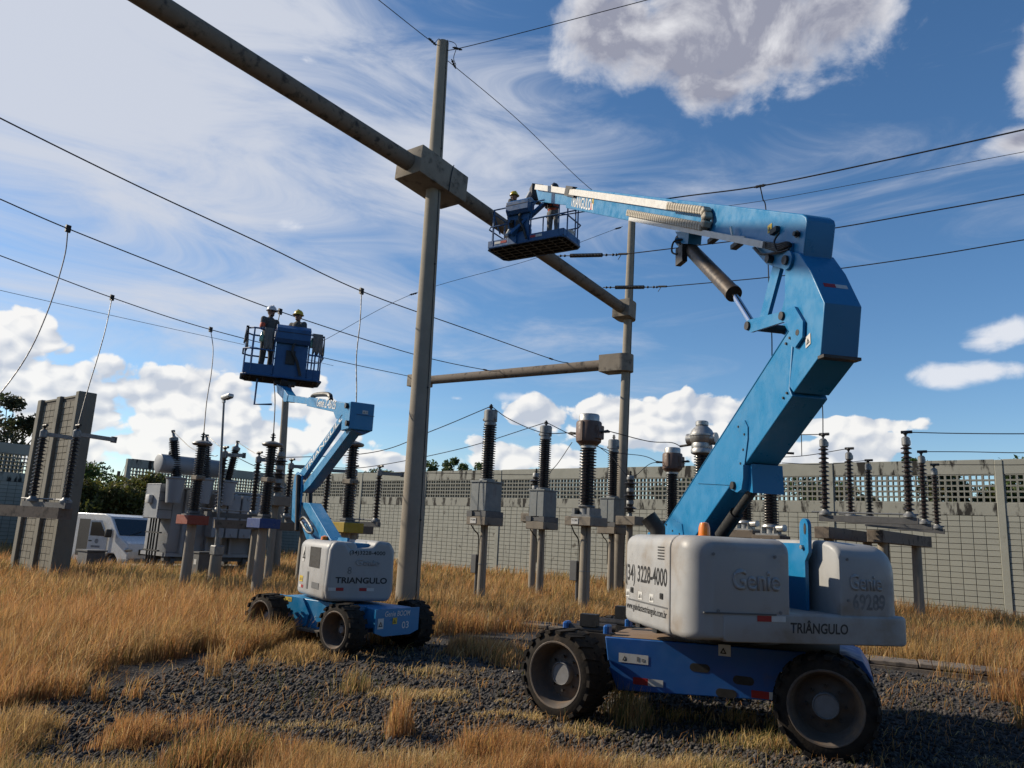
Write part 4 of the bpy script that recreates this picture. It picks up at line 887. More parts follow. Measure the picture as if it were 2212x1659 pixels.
def van():
    p = gnd(233, 1234, -.28); o = np.array([p[0], p[1], -.28]); d = nrm((.88, -.475, 0)); n_ = nrm((-.475, -.88, 0))   # heading, near side
    F_ = Fr(o, d, n_)                      # x forward (front axle at 0), y towards the camera; near side plane y=0
    t = thing('van', 'white high-roof van parked behind the tall slab with its front door ajar', 'van', o)
    side = [(-5.0, .35), (-5.0, 2.3), (-4.9, 2.36), (-.75, 2.36), (-.35, 2.26), (.28, 1.5), (.98, 1.18), (1.08, 1.0), (1.1, .45), (1.05, .32), (.48, .3), (.42, .52), (.2, .72), (-.2, .72), (-.42, .52), (-.48, .3), (-3.0, .3), (-3.1, .6), (-3.35, .74), (-3.7, .74), (-3.95, .6), (-4.05, .3)]
    part('body', MB().prism(side, 0, -1.9, F_), VANW, t, bevel=.06)
    part('windscreen', MB().add([F_(-.27, -.12, 2.17), F_(-.27, -1.78, 2.17), F_(.33, -1.8, 1.50), F_(.33, -.10, 1.50)], [(0, 1, 2, 3)]).add([F_(-.28, -.12, 2.16), F_(-.28, -1.78, 2.16), F_(.32, -1.8, 1.49), F_(.32, -.10, 1.49)], [(3, 2, 1, 0)]), GLASS, t)
    part('side_opening', MB().prism([(-2.4, .55), (-2.4, 2.1), (-1.32, 2.1), (-1.32, .55)], .004, -.02, F_), BLACK, t, 'dark sliding door opening')
    dr = Fr(F_(-.3, .0, 0), nrm(F_.x * -1 + F_.y * .22), nrm(F_.y + F_.x * .22))
    dd = part('door', MB().prism([(0, .45), (.0, 1.45), (.42, 2.08), (.98, 2.08), (.98, .45)], .02, .06, dr), VANW, t, bevel=.01)
    part('window', MB().prism([(.06, 1.42), (.44, 1.99), (.9, 1.99), (.9, 1.42)], .061, .066, dr), GLASS, dd); part('handle', MB().box(.78, .93, .061, .085, 1.18, 1.23, dr), BLACK, dd)
    m_ = MB(); c0 = dr(.52, .063, 1.2)
    part('emblem', MB().lathe(c0, dr.y, [(0, .1), (.003, .1)], 18), LETF, dd); part('emblem_text', MB().box(.32, .78, .062, .065, .93, 1.02, dr), LETF, dd)
    part('mirror', MB().rbox(-.02, .12, .06, .32, 1.38, 1.72, .03, 2, Fr(F_(-.12, 0, 0), F_.x, F_.y)), BLACK, t)
    for y in (-.1, -1.8): part('headlight', MB().ball((1.0, y, .92), .2, (.55, 1, .55), fr=F_), ALUC, t)
    part('grille', MB().box(1.085, 1.11, -1.4, -.5, .72, .95, F_), BLACK, t); part('bumper', MB().rbox(.5, 1.18, -1.9, 0.01, .28, .58, .05, 2, F_), XFMD, t); part('wipers', MB().bar(F_(.36, -.5, 1.49), F_(.2, -1.2, 1.68), .02, .02, F_.y), BLACK, t)
    for x in (0, -3.55):
        for y in (-.05, -1.65):
            w = part('wheel', MB().lathe(F_(x, y - .2, .34), F_.y, [(0, .25), (.02, .34), (.2, .34), (.22, .25)], 20), TYRE, t); part('rim', MB().lathe(F_(x, y + .0, .34), F_.y, [(0, .2), (.03, .18), (.035, .05)], 16), HUB, w)
    return t
van()
bx = gnd(190, 1238); f_ = Fr(bx, E1, E2); solo('metal_crate', MB().rbox(-.35, .45, -.3, .3, -.2, .75, .02, 1, f_).box(-.4, .5, -.34, .34, .75, .8, f_), XFMD, 'dark grey metal crate between the tall slab and the van', 'crate')
up0 = at(242, 1100, 60.); up0[2] = 0; ut = at(256, 1026, 60.)
t = thing('utility_pole', 'far wooden utility pole with a crossarm above the left trees', 'pole', up0); part('shaft', MB().cyl(up0, up_(up0, ut[2] + .3) + (ut - up0) * np.array([1, 1, 0]), .16, .12, 10), TIMBER, t); part('crossarm', MB().bar(at(246, 1029, 60), at(272, 1036, 60), .14, .12, UP), TIMBER, t)
for u in (248, 258, 268): part('pin_insulator', MB().cyl(at(u, 1031, 60), at(u, 1026, 60), .06, n=8), GALV, t)
wire('telephone line from the far utility pole to the transformer', [at(150, 1018, 55), at(256, 1028, 60), at(300, 1034, 60), at(380, 1040, 60)], .02)
# ------------------------------------------------------------------ boom lifts
z5 = lambda x, y: ((1850 + x / 2.011) / 1.8228, (650 + y / 2.011) / 1.8228)
z6 = lambda x, y: ((2600 + x / 2.073) / 1.8228, (750 + y / 2.073) / 1.8228)
zb5 = lambda x, y: ((2550 + x / 1.659) / 1.8228, (1150 + y / 1.659) / 1.8228)
def make_wheel(t, c, ax, R, wd, rimr, name='wheel', lugs=20, hubr=.16, inset=.1):
    """tyre with lugs, dished rim and hub; c centre of the outer face, ax outward axis"""
    ax = nrm(ax); e, g = perp(ax); c = np.array(c, float)
    w = part(name, MB().lathe(c - ax * wd, ax, [(0, rimr), (.0, R * .8), (.03, R * .93), (.08, R * .965), (wd - .08, R * .965), (wd - .03, R * .93), (wd, R * .8), (wd, rimr + .02), (wd - .02, rimr)], 40, cap=False), TYRE, t, ang=40)
    m_ = MB()
    for k in range(lugs):
        for s_, ph in ((0, 0), (1, .5)):
            a = 2 * pi * (k + ph) / lugs; hw = .42 * pi / lugs * 1.15
            x0, x1 = (wd * .46, wd + .012) if s_ else (-.012, wd * .54); sk = .09 * (1 if s_ else -1)
            vs = []
            for (xx, da) in ((x0, 0), (x1, sk)):
                for (rr) in (R * .9, R * 1.0):
                    for q in (-1, 1): aa = a + q * hw + da; vs.append(c - ax * (wd - xx) + (e * math.cos(aa) + g * math.sin(aa)) * (rr if not (rr == R and ((xx == x1) == bool(s_)) and (xx > wd or xx < 0)) else R * .975))
            m_.add(vs, [(0, 1, 3, 2), (4, 6, 7, 5), (0, 4, 5, 1), (2, 3, 7, 6), (0, 2, 6, 4), (1, 5, 7, 3)])
    part('tread_lugs', m_, TYRE, w, ang=20)
    part('rim', MB().lathe(c, ax, [(-.005, rimr + .03), (.004, rimr + .015), (.0, rimr), (-.05, rimr * .93), (-inset - .08, rimr * .86), (-inset - .1, rimr * .8), (-inset - .06, rimr * .4), (-inset - .05, .0)], 36, cap=False), RIM, w, ang=40)
    h_ = part('hub', MB().lathe(c, ax, [(-inset - .06, hubr), (-inset + .01, hubr), (-inset + .02, hubr * .93), (-inset + .005, hubr * .88), (-inset + .005, 0)], 28, cap=False), HUB, w)
    m_ = MB()
    for k in range(8): a = 2 * pi * k / 8; q = c + ax * (-inset - .055) + (e * math.cos(a) + g * math.sin(a)) * (hubr * 1.45); m_.cyl(q, q + ax * .03, .016, n=6)
    part('wheel_nuts', m_, STEELD, w); return w
def decal(t, o, ex, ey, w, h, kind='red'):
    o = np.array(o, float); ex = nrm(ex); ey = nrm(ey); n = np.cross(ex, ey) * .002
    def quad(x0, x1, mat, nm): part(nm, MB().add([o + ex * x0 + n, o + ex * x1 + n, o + ex * x1 + ey * h + n, o + ex * x0 + ey * h + n], [(0, 1, 2, 3)]), mat, t)
    if kind == 'red': quad(0, w * .5, REDD, 'reflector'); quad(w * .5, w, WHITE, 'reflector')
    elif kind == 'wred': quad(0, w * .5, WHITE, 'reflector'); quad(w * .5, w, REDD, 'reflector')
    else:
        quad(0, w, YELD if kind == 'yel' else WHITE, 'warning_label'); s = h * .6; q = o + ex * (w * .12) + ey * (h * .2) + n * 2
        part('warning_symbol', MB().add([q, q + ex * s, q + ex * s / 2 + ey * s * .9, q + ex * s * .28 + ey * s * .16 + n, q + ex * s * .72 + ey * s * .16 + n, q + ex * s * .5 + ey * s * .58 + n], [(0, 1, 4, 3), (1, 2, 5, 4), (2, 0, 3, 5)]), LETK, t)
        if w > h * 1.2: q = o + ex * (w * .62) + ey * (h * .25) + n * 2; part('warning_symbol', MB().add([q, q + ex * w * .08, q + ex * w * .08 + ey * h * .5, q + ey * h * .5], [(0, 1, 2, 3)]).add([q + ex * w * .16, q + ex * w * .26, q + ex * w * .26 + ey * h * .35, q + ex * w * .16 + ey * h * .35], [(0, 1, 2, 3)]), LETF, t)

def basket(t, f, L_, D_, con, H=1.1, tb=.2, big=False):
    """work platform; f at the near left floor corner, x along, y away; con = console span on the near side"""
    pb = part('platform', MB().box(0, L_, 0, D_, -.04, -.015, f), STEELD, t)
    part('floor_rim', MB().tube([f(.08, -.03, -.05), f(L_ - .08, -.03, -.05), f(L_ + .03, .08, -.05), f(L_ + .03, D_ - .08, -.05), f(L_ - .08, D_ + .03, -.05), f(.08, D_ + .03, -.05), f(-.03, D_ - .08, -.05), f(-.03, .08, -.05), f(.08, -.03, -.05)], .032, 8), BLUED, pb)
    m_ = MB()
    for k in range(5): m_.box(.05, L_ - .05, .1 + k * D_ * .2, .13 + k * D_ * .2, -.10, -.04, f)
    for k in range(int(L_ / .3)): m_.box(.15 + k * .3, .19 + k * .3, .02, D_ - .02, -.09, -.041, f)
    part('floor_bearers', m_, STEELD, pb)
    for nm, a in (('toe_board', (0, L_, -.006, .01)), ('toe_board', (0, L_, D_ - .01, D_ + .006))): part(nm, MB().box(a[0], a[1], a[2], a[3], -.015, tb, f), BLUED, t)
    for a in ((-.006, .01), (L_ - .01, L_ + .006)): part('toe_board', MB().box(a[0], a[1], .01, D_ - .01, -.015, tb, f), BLUED, t)
    r = .021
    def rail(pts): part('guard_rail', MB().tube(sag(pts, 4) if False else [f(*p) for p in pts], r, 8), BLUED, t)
    b_ = .14
    for z in (H, H * .52):
        o_ = 0 if z == H else .05
        loop = [(con[0], -o_, z), (b_ - o_, -o_, z), (-o_, b_ - o_, z), (-o_, D_ - b_ + o_, z), (b_ - o_, D_ + o_, z), (L_ - b_ + o_, D_ + o_, z), (L_ + o_, D_ - b_ + o_, z), (L_ + o_, b_ - o_, z), (L_ - b_ + o_, -o_, z), (con[1], -o_, z)]
        rail(loop)
    for (x, y) in ((.16, 0), (0, .2), (L_ - .16, 0), (L_, .2), (.16, D_), (L_ - .16, D_), (L_ / 2, D_), (0, D_ - .16), (L_, D_ - .16), (con[0], 0), (con[1], 0)):
        part('rail_post', MB().cyl(f(x, y, -.01), f(x, y, H), .02, n=8), BLUED, t)
    rail([(.0, .2, H - .02), (.0, D_ * .6, H * .56)])
    c0, c1 = con
    cp = part('console_panel', MB().box(c0 + .03, c1 - .03, -.05, -.015, -.05, 1.0, f), BLUED, t)
    part('console_box', MB().prism([(-.20, .88), (-.20, 1.14), (-.02, 1.26), (.16, 1.22), (.16, .86), (-.12, .78)], c0, c1, Fr(f.o, f.y, f.x, f.z)), BLUED, t, bevel=.012)
    part('box_seam', MB().box(c0 - .002, c1 + .002, -.206, -.195, 1.035, 1.05, f), BLACK, cp)
    part('manual_box', MB().box(c0 + .28, c0 + .5, -.09, -.05, .28, .62, f), BLACK, cp)
    part('hose', MB().tube(sag([f(c0 + .45, -.1, .85), f(c0 + .42, -.13, .6), f(c0 + .55, -.12, .35), f(c0 + .66, -.1, .02)]), .035, 8), BLACK, cp)
    return f

# ---- the big lift
LB = thing('boom_lift', 'big blue articulated boom lift in the foreground with grey covers', 'boom lift', (2.4, 9.46, 0))
CO = np.array([2.4, 9.46, 0]); ca = nrm((.919, -.395, 0)); cn = nrm((-.395, -.919, 0)); CH = Fr(CO, ca, cn)      # chassis: x along, y towards the camera
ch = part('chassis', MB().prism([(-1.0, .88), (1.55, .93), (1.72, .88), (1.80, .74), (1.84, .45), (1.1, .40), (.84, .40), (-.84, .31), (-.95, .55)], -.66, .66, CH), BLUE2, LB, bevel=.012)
part('chassis_top', MB().add([CH(-1.0, .64, .886), CH(1.5, .64, .935), CH(1.5, -.64, .935), CH(-1.0, -.64, .886)], [(0, 1, 2, 3)]), DUSTM, ch)
part('front_end', MB().box(-1.45, -1.0, -.5, .5, .52, .8, CH).box(-1.4, -.95, .38, .62, .74, .9, CH).box(-1.4, -.95, -.62, -.38, .74, .9, CH), STEELD, LB)
m_ = MB()
for y in (.5, -.5, .15): m_.cyl(CH(-1.5, y, .92), CH(-1.0, y, .92), .055, n=12)
part('steering_cylinder', m_, STEELD, LB)
m_ = MB()
for x, y in ((-1.52, .5), (-1.02, .5), (-1.52, -.5), (-1.02, -.5)): m_.rbox(x - .03, x + .04, y - .08, y + .08, .78, 1.0, .02, 1, CH)
part('clevis', m_, BLUE2, LB); part('bracket', MB().box(-1.34, -1.14, .42, .56, .96, 1.1, CH).box(-1.12, -1.0, -.35, -.2, 1.0, 1.16, CH), BLACK, LB)
part('axle', MB().bar(CH(1.36, -.95, .48), CH(1.36, .95, .48), .2, .24, ca).bar(CH(-1.36, -.95, .48), CH(-1.36, .95, .48), .2, .24, ca), STEELD, LB)
part('counter_hole', MB().rbox(-.02, .16, .655, .664, .60, .70, .04, 3, CH) if False else MB().prism([(.02 + .05 * math.cos(a) + (.12 if math.cos(a) > 0 else 0), .65 + .045 * math.sin(a)) for a in np.linspace(0, 2 * pi, 18, endpoint=False)], .660, .663, CH), BLACK, ch)
for x0, z0 in ((.48, .57), (.30, .42)): part('counter_hole', MB().prism([(x0 + .05 * math.cos(a) + (.12 if math.cos(a) > 0 else 0), z0 + .045 * math.sin(a)) for a in np.linspace(0, 2 * pi, 18, endpoint=False)], .660, .663, CH), BLACK, ch)
decal(ch, CH(-.83, .662, .62), ca, UP, .34, .10, 'wh'); decal(ch, CH(-.66, .662, .40), ca, UP, .34, .075); decal(ch, CH(.62, .662, .41), ca, UP, .36, .075); decal(ch, CH(.28, .662, .80), ca, UP, .13, .12, 'wh'); decal(ch, CH(.92, .662, .60), ca, UP, .2, .1, 'wh')
st_ = nrm(cn * math.cos(.30) - ca * math.sin(.30))
make_wheel(LB, CH(-1.37, 0, .485) + cn * 1.02 + st_ * .16, st_, .485, .40, .335, inset=.12, hubr=.125)
make_wheel(LB, CH(1.36, 1.2, .485), cn, .50, .42, .335, inset=.12, hubr=.125)
make_wheel(LB, CH(1.36, -1.2, .485), -cn, .50, .42, .335); make_wheel(LB, CH(-1.37, -1.2, .485), -cn, .485, .40, .335)
# turntable: x right, y forward (away), origin under the rear slot
bh = nrm((-.185, .983, 0)); br = nrm((.983, .185, 0)); TT = Fr((3.0, 7.8, 0), br, bh)
part('slew_ring', MB().cyl(TT(-.05, 1.62, .90), TT(-.05, 1.62, 1.06), .62, n=32), STEELD, LB); part('turntable_plate', MB().box(-.9, .9, .25, 2.1, 1.04, 1.12, TT), STEELD, LB)
def plan(pts, z0, z1): return MB().prism(pts, z0, z1, Fr(TT.o, TT.x, TT.z, TT.y))
arc = lambda cx, cy, r, a0, a1, n=7: [(cx + r * math.cos(a), cy + r * math.sin(a)) for a in np.linspace(a0, a1, n)]
cw_ = part('counterweight', MB().shell(-1.25, -.17, 1.07, 2.06, -.05, .40, TT, .13, .07, .07, .22, .02, il0=1.0, ir0=.2), GREYC, LB, ang=50)
part('counterweight_right', MB().shell(.34, 1.10, 1.075, 2.08, -.03, 1.95, TT, .05, .22, .07, .34, .2, il0=.06, ir0=.62, slope=.02), GREYC, LB, ang=50)
part('counterweight_base', MB().shell(-.9, 1.105, 1.072, 1.36, -.053, 1.4, TT, .04, .04, .05, .06, .05, il0=0, ir0=3.4), GREYC, LB, ang=50)
part('side_cover', MB().shell(-1.25, -.3, 1.06, 2.06, .43, 1.98, TT, .13, .1, .07, .03, .34, il0=.6, ir0=0, il1=1., ir1=0.), GREYC, LB, ang=50)
part('seam_shade_plate', MB().box(-1.21, -.4, .30, .47, 1.12, 1.97, TT), BLACK, LB)  # black plate set into the gap between covers to stand for its shade
part('side_cover', plan([(.95, 1.95), (1.24, 1.95), (1.2, 2.3), (.7, 2.6), (.3, 2.6), (.3, 1.98)], 1.08, 2.0), GREYC, LB, bevel=.08)
part('cover_groove', MB().box(-1.254, -1.2, .46, 1.62, 1.315, 1.33, TT), XFMD, LB); part('cover_groove', MB().box(-1.1, -.35, -.062, -.03, 1.335, 1.348, TT), XFMD, LB)
part('latch_recess', MB().box(-1.25, -1.1, .75, .87, 1.045, 1.085, TT).box(-1.25, -1.1, 1.25, 1.37, 1.045, 1.085, TT), BLACK, LB)
part('riser_plate', MB().prism([(.35, 1.32), (.35, 1.86), (.28, 1.95), (.28, 2.22)] + [(.36 + .08 * math.cos(a), 2.22 + .08 * math.sin(a)) for a in np.linspace(pi, 0, 7)] + [(.44, 2.04), (2.4, 2.04), (2.4, 1.1), (.55, 1.1)], .22, .26, Fr(TT.o, TT.y, TT.x, TT.z)), BLUE, LB)
part('lifting_eye', MB().prism([(.335 + (.022) * math.cos(a), 2.19 + .06 * math.sin(a)) for a in np.linspace(0, 2 * pi, 12, endpoint=False)], .216, .219, Fr(TT.o, TT.y, TT.x, TT.z)), BLACK, LB)
part('bolt', MB().cyl(TT(.22, .38, 2.0), TT(.19, .38, 2.0), .025, n=6), ALUC, LB)
part('riser_plate', MB().prism([(.9, 1.1), (.9, 1.9), (1.6, 2.05), (3.6, 2.12), (3.75, 1.95), (3.6, 1.5), (2.4, 1.1)], -.26, -.22, Fr(TT.o, TT.y, TT.x, TT.z)), BLUE, LB)
bc = TT(-.78, .62, 2.04); part('beacon', MB().lathe(bc, Z, [(0, .07), (.03, .07), (.03, .062), (.11, .06), (.16, .045), (.17, .0)], 18, cap=False), ORANGE, LB); part('beacon_base', MB().cyl(bc - UP * .03, bc + UP * .012, .075, n=16), BLACK, LB)
ex0 = TT(-1.0, 1.38, 2.0); part('exhaust', MB().tube([ex0, ex0 + UP * .12, ex0 + UP * .26 - br * .10 + bh * .05], [.09, .095, .10], 16), BLACK, LB)
for y_ in (.62, 1.5): part('latch', MB().rbox(-1.262, -1.24, y_ - .04, y_ + .04, 1.40, 1.46, .006, 1, TT).box(-1.266, -1.262, y_ - .02, y_ + .02, 1.42, 1.44, TT), BLACK, LB)
for k in range(5): part('vent_slot', MB().box(-1.2535, -1.24, .56, .74, 1.80 + k * .03, 1.812 + k * .03, TT), BLACK, LB)
for q_ in ((-1.0, 1.95), (-.35, 1.95), (-.95, 1.42), (-.3, 1.42)): part('cover_bolt', MB().cyl(TT(q_[0], -.05, q_[1] - .06), TT(q_[0], -.058, q_[1] - .06), .016, n=8), HUB, LB)
for q_ in ((.45, 1.5), (.8, 1.45), (.45, 1.9)): part('cover_bolt', MB().cyl(TT(q_[0], -.03, q_[1]), TT(q_[0], -.038, q_[1]), .014, n=8), HUB, LB)
# lettering on the covers
text('(34) 3228-4000', TT(-1.2525, 1.72, 1.475), -bh, UP, .24, LETK, LB, w=1.24, bold=.016)
text('www.guindastestriangulo.com.br', TT(-1.2525, 1.68, 1.195), -bh, UP, .10, LETK, LB, w=1.20, bold=.01)
for y in (1.70, 1.30, .96): decal(LB, TT(-1.2515, y, 1.345), -bh, UP, .12, .085, 'wh')
text('Genie', TT(-.80, -.052, 1.56), br, UP, .20, GREYC, LB, w=.50, bold=.02, ext=.006)
text('TRIÂNGULO', TT(-.20, -.0545 + .0, 1.175), br, UP, .125, LETK, LB, w=.62, bold=.022, shear=.06)
decal(LB, TT(-.55, -.055, 1.275), br, UP, .30, .055); 
q0 = TT(.53, .06, 0); qd = nrm(br * .955 + bh * .30)
text('Genie', TT(.47, -.0315, 1.60), br, UP, .16, GREYC, LB, w=.36, bold=.02, ext=.006)
text('69289', TT(.50, -.0325, 1.41), br, UP, .16, LETF, LB, w=.36, bold=.02); decal(LB, TT(.52, -.032, 1.295), br, UP, .2, .055)
# boom: x forward, y towards the left face
BF = Fr((3.0, 7.8, 0), bh, -br)
def SP(pts, off):
    A = BF(0, off, 0); out = []
    for u, v in pts: q = onp(u, v, A, bh) - BF.o; out.append((q @ BF.x, q[2]))
    return out
def BP(uv, off): s, z = SP([uv], off)[0]; return BF(s, off, z)
w1 = .20
part('riser_boom', MB().prism(SP([zb5(*q) for q in ((40, 1632), (930, 240), (950, 290), (926, 630), (945, 680), (300, 1610))], w1), -w1, w1, BF), BLUE, LB, bevel=.012)
part('doubler_plate', MB().prism(SP([zb5(*q) for q in ((585, 850), (640, 838), (660, 880), (660, 960), (636, 1150), (560, 1262), (330, 1250))], w1), w1 + .002, w1 + .014, BF), BLUE, LB)
part('doubler_plate', MB().prism(SP([zb5(*q) for q in ((90, 1560), (160, 1478), (228, 1515), (240, 1600), (100, 1640))], w1), w1 + .002, w1 + .014, BF), BLUE, LB)
kn = part('knuckle', MB().prism(SP([z6(*q) for q in ((1085, 1650), (1308, 1340), (1340, 915), (1222, 650), (1130, 510), (1075, 500), (1015, 600), (1010, 1000), (1045, 1090), (1090, 1180), (1085, 1300), (1050, 1600))], w1), -w1, w1 - .002, BF), BLUE, LB, bevel=.01)
sp_ = SP([z6(1230, 665), z6(1335, 920), z6(1308, 1330)], w1)
decal(kn, BF(sp_[0][0] * .55 + sp_[1][0] * .45 - .004, .12, sp_[0][1] * .55 + sp_[1][1] * .45), br, nrm(BF(sp_[0][0], 0, sp_[0][1]) - BF(sp_[1][0], 0, sp_[1][1])), .26, .05)
part('knuckle_lip', MB().bar(BF(sp_[2][0], -.2, sp_[2][1] - .03), BF(sp_[2][0], .2, sp_[2][1] - .03), .03, .1, UP), STEELD, LB)
decal(kn, BP(z6(1188, 1290), w1 + .002), -nrm(bh * .55 + UP * -.2), UP, .09, .11, 'wh')
for off in (w1 + .02, -w1 - .02):
    part('link_plate', MB().prism(SP([z6(*q) for q in ((738, 1060), (1020, 990), (1120, 950), (1190, 1070), (1185, 1200), (1125, 1285), (1100, 1275), (1090, 1200), (1060, 1090), (1030, 1075), (762, 1160), (726, 1142), (718, 1100))], w1), off - .016, off + .016, BF), BLUE, LB)
    part('link_bar', MB().prism(SP([z6(*q) for q in ((885, 605), (945, 628), (836, 1036), (774, 1046))], w1), off - .10 * np.sign(off) - .015, off - .10 * np.sign(off) + .03, BF), BLUE, LB)
part('link_web', MB().prism(SP([z6(*q) for q in ((905, 660), (1010, 650), (1010, 980), (850, 1030))], w1), -.12, -.09, BF), BLUE, LB)
for q, r_ in (((740, 1108), .05), ((1023, 1027), .045), ((1050, 572), .05), ((908, 562), .045)): p = BP(z6(*q), w1); part('pivot_pin', MB().cyl(p - br * -.5 , p + br * -.06, r_, n=18), STEELD, LB)
part('pivot_boss', MB().cyl(BP(z6(1050, 572), w1), BP(z6(1050, 572), w1) - br * .03, .1, n=20), BLUE, LB)
part('pivot_hole', MB().cyl(BP(z6(1145, 1162), w1) - br * .036, BP(z6(1145, 1162), w1) - br * .039, .032, n=14), BLACK, LB)
m_ = MB()
for q in ((932, 300), (908, 337), (914, 660), (890, 692)): p = BP(zb5(*q), w1); m_.cyl(p, p - br * .016, .014, n=6)
part('bolts', m_, STEELD, LB)
wb = [BP(zb5(*q), w1) for q in ((95, 1545), (930, 240))]; part('weld_bead', MB().tube([wb[0] + np.cross(-br, nrm(wb[1] - wb[0])) * 0, wb[1]], .008, 6), BLUE, LB)
m_ = MB()
for off in (-.05, .0, .05): m_.tube(sag([BF(SP([zb5(q, z_)], 0)[0][0], off, SP([zb5(q, z_)], 0)[0][1]) for q, z_ in ((960, 690), (800, 925), (690, 1090))]), .016, 6)
part('hoses', m_, BLACK, LB)
for q in ((130, 1520), (170, 1560), (215, 1580), (600, 880), (640, 930), (632, 1030), (615, 1120)): p = BP(zb5(*q), w1); part('bolt', MB().cyl(p, p - br * .022, .014, n=6), STEELD, LB)
# lift cylinder under the riser
part('cylinder_mount', MB().prism(SP([zb5(*q) for q in ((640, 1128), (600, 1180), (560, 1290), (600, 1310), (628, 1290), (640, 1215))], w1), w1 - .06, w1 + .03, BF), BLUE, LB)
cm = SP([zb5(700, 1130), zb5(700, 1300)], 0); part('cylinder_cross_box', MB().prism(SP([zb5(*q) for q in ((650, 1120), (600, 1200), (600, 1290), (660, 1310))], w1), -w1 - .03, w1 - .05, BF), BLUE, LB)
c0 = BP(zb5(690, 1290), 0); c1 = BP(zb5(480, 1590), 0); part('lift_cylinder', MB().cyl(c0, c0 * .45 + c1 * .55, .055, n=18).cyl(c0 * .5 + c1 * .5, c1, .08, n=18), BLACK, LB)
p = BP(zb5(580, 1265), w1); part('pivot_pin', MB().cyl(p, p - br * .06, .045, n=16), STEELD, LB)
# primary boom
o5 = .165
part('boom_outer_tube', MB().prism(SP([z6(1155, 192), z6(1188, 215), z6(1196, 250), z6(1165, 540), z6(1100, 522), z5(760, 340), z5(757, 172)], o5), -o5, o5, BF), BLUE, LB, bevel=.014)
part('boom_bracket', MB().prism(SP([z6(*q) for q in ((765, 470), (890, 606), (1018, 640), (1085, 520), (1090, 430), (900, 400))], o5), o5 + .002, o5 + .03, BF), BLUE, LB)
part('boom_bracket', MB().prism(SP([z6(*q) for q in ((765, 470), (890, 606), (1018, 640), (1085, 520), (1090, 430), (900, 400))], o5), -o5 - .03, -o5 - .002, BF), BLUE, LB)
part('boom_fly_tube', MB().prism(SP([z5(770, 185), z5(770, 318), z5(545, 290), z5(520, 180)], o5 - .04), -o5 + .04, o5 - .04, BF), BLUE, LB, bevel=.01)
oc = o5 + .06
tr = part('cable_tray', MB().prism(SP([z5(518, 150), z5(1600, 292), z5(1585, 356), z5(512, 192)], oc), oc - .05, oc, BF), ALU, LB)
part('tray_clamp', MB().prism(SP([z5(765, 163), z5(818, 170), z5(815, 190), z5(790, 190), z5(780, 232), z5(825, 240), z5(822, 255), z5(748, 240)], oc), oc - .1, oc + .012, BF), BLACK, tr)
tr2 = part('cable_tray', MB().prism(SP([z5(1278, 405), z6(866, 418), z6(856, 474), z5(1272, 442)], oc), oc - .06, oc + .04, BF), ALU, LB)
part('tray_bracket', MB().bar(BP(z6(575, 300), oc), BP(z6(590, 375), oc), .03, .02, bh).bar(BP(z6(590, 375), oc), BP(z6(690, 385), oc), .03, .02, UP), ALU, tr2)
for q in ((612, 440), (420, 395)): p = BP(z6(*q), oc); part('tray_bracket', MB().box(-.09, .09, -.06, .02, -.035, .02, Fr(p, bh, -br)), BLACK, tr2)
# energy chain
def chain():
    a = [np.array(q, float) for q in SP([z5(1600, 328), z5(1870, 362)], oc)]; b_ = [np.array(q, float) for q in SP([z5(1860, 490), z5(1270, 380)], oc)]
    path = [a[0], a[1]]; cc = (a[1] + b_[0]) / 2; rv = a[1] - cc; fw = nrm(a[1] - a[0]) * np.linalg.norm(rv) * .9
    path += [cc + rv * math.cos(q) + fw * math.sin(q) for q in np.linspace(.35, pi - .35, 6)] + [b_[0], b_[1]]
    P_ = [BF(q[0], oc + .02, q[1]) for q in path]; s = .095; me = MB().rbox(-.044, .044, -.06, .06, -.055, .055, .012, 1).box(-.02, .02, .06, .064, -.02, .02).mesh('chain_link', CHAIN); cur = 0; acc = []
    for i in range(len(P_) - 1):
        d = P_[i + 1] - P_[i]; Ld = np.linalg.norm(d)
        while cur < Ld: acc.append((P_[i] + d / Ld * cur, d / Ld)); cur += s
        cur -= Ld
    g = part('energy_chain', MB().tube(P_, .02, 6), BLACK, LB)
    for p, d in acc:
        sc = np.linalg.norm(p - BF.o); ob = bpy.data.objects.new('chain_link', me); COL.objects.link(ob); ob.parent = g; ob.matrix_basis = Fr(p, d, -br, np.cross(d, -br)).mat()
    m_ = MB()
    for k in range(4): m_.tube(sag([BP(z6(866, 425 + k * 14), oc), BP(z6(950, 440 + k * 16), oc + .03), BP(z6(1040, 425 + k * 10), oc), BP(z6(1080, 460), o5)]), .014, 6)
    m_.tube(sag([BP(z6(770, 470), oc), BP(z6(830, 520), oc + .02), BP(z6(980, 500), oc), BP(z6(1070, 450), o5)]), .016, 6).tube(sag([BP(z6(970, 345), oc), BP(z6(930, 420), oc + .04), BP(z6(960, 500), oc + .04), BP(z6(1050, 480), oc)]), .011, 6)
    m_.tube(sag([BP(z6(180, 400), .1), BP(z6(110, 420), .2), BP(z6(95, 500), .2), BP(z6(140, 515), .16), BP(z6(165, 440), .1)]), .014, 6)
    part('hoses', m_, BLACK, LB)
chain()
decal(LB, BP(z6(877, 352), o5 + .004), -bh, UP, .09, .09, 'yel'); p = BP(z6(945, 335), o5); part('sensor', MB().box(-.08, .05, -.01, .05, -.03, .03, Fr(p, bh, -br)), BLACK, LB)
p = BP(z6(1130, 358), o5); part('bolt', MB().cyl(p, p - br * .06, .025, n=10).cyl(p - br * .02, p - br * .03, .04, n=10), STEELD, LB)
bd0 = nrm(BP(z5(800, 330), o5) - BP(z5(1230, 425), o5))
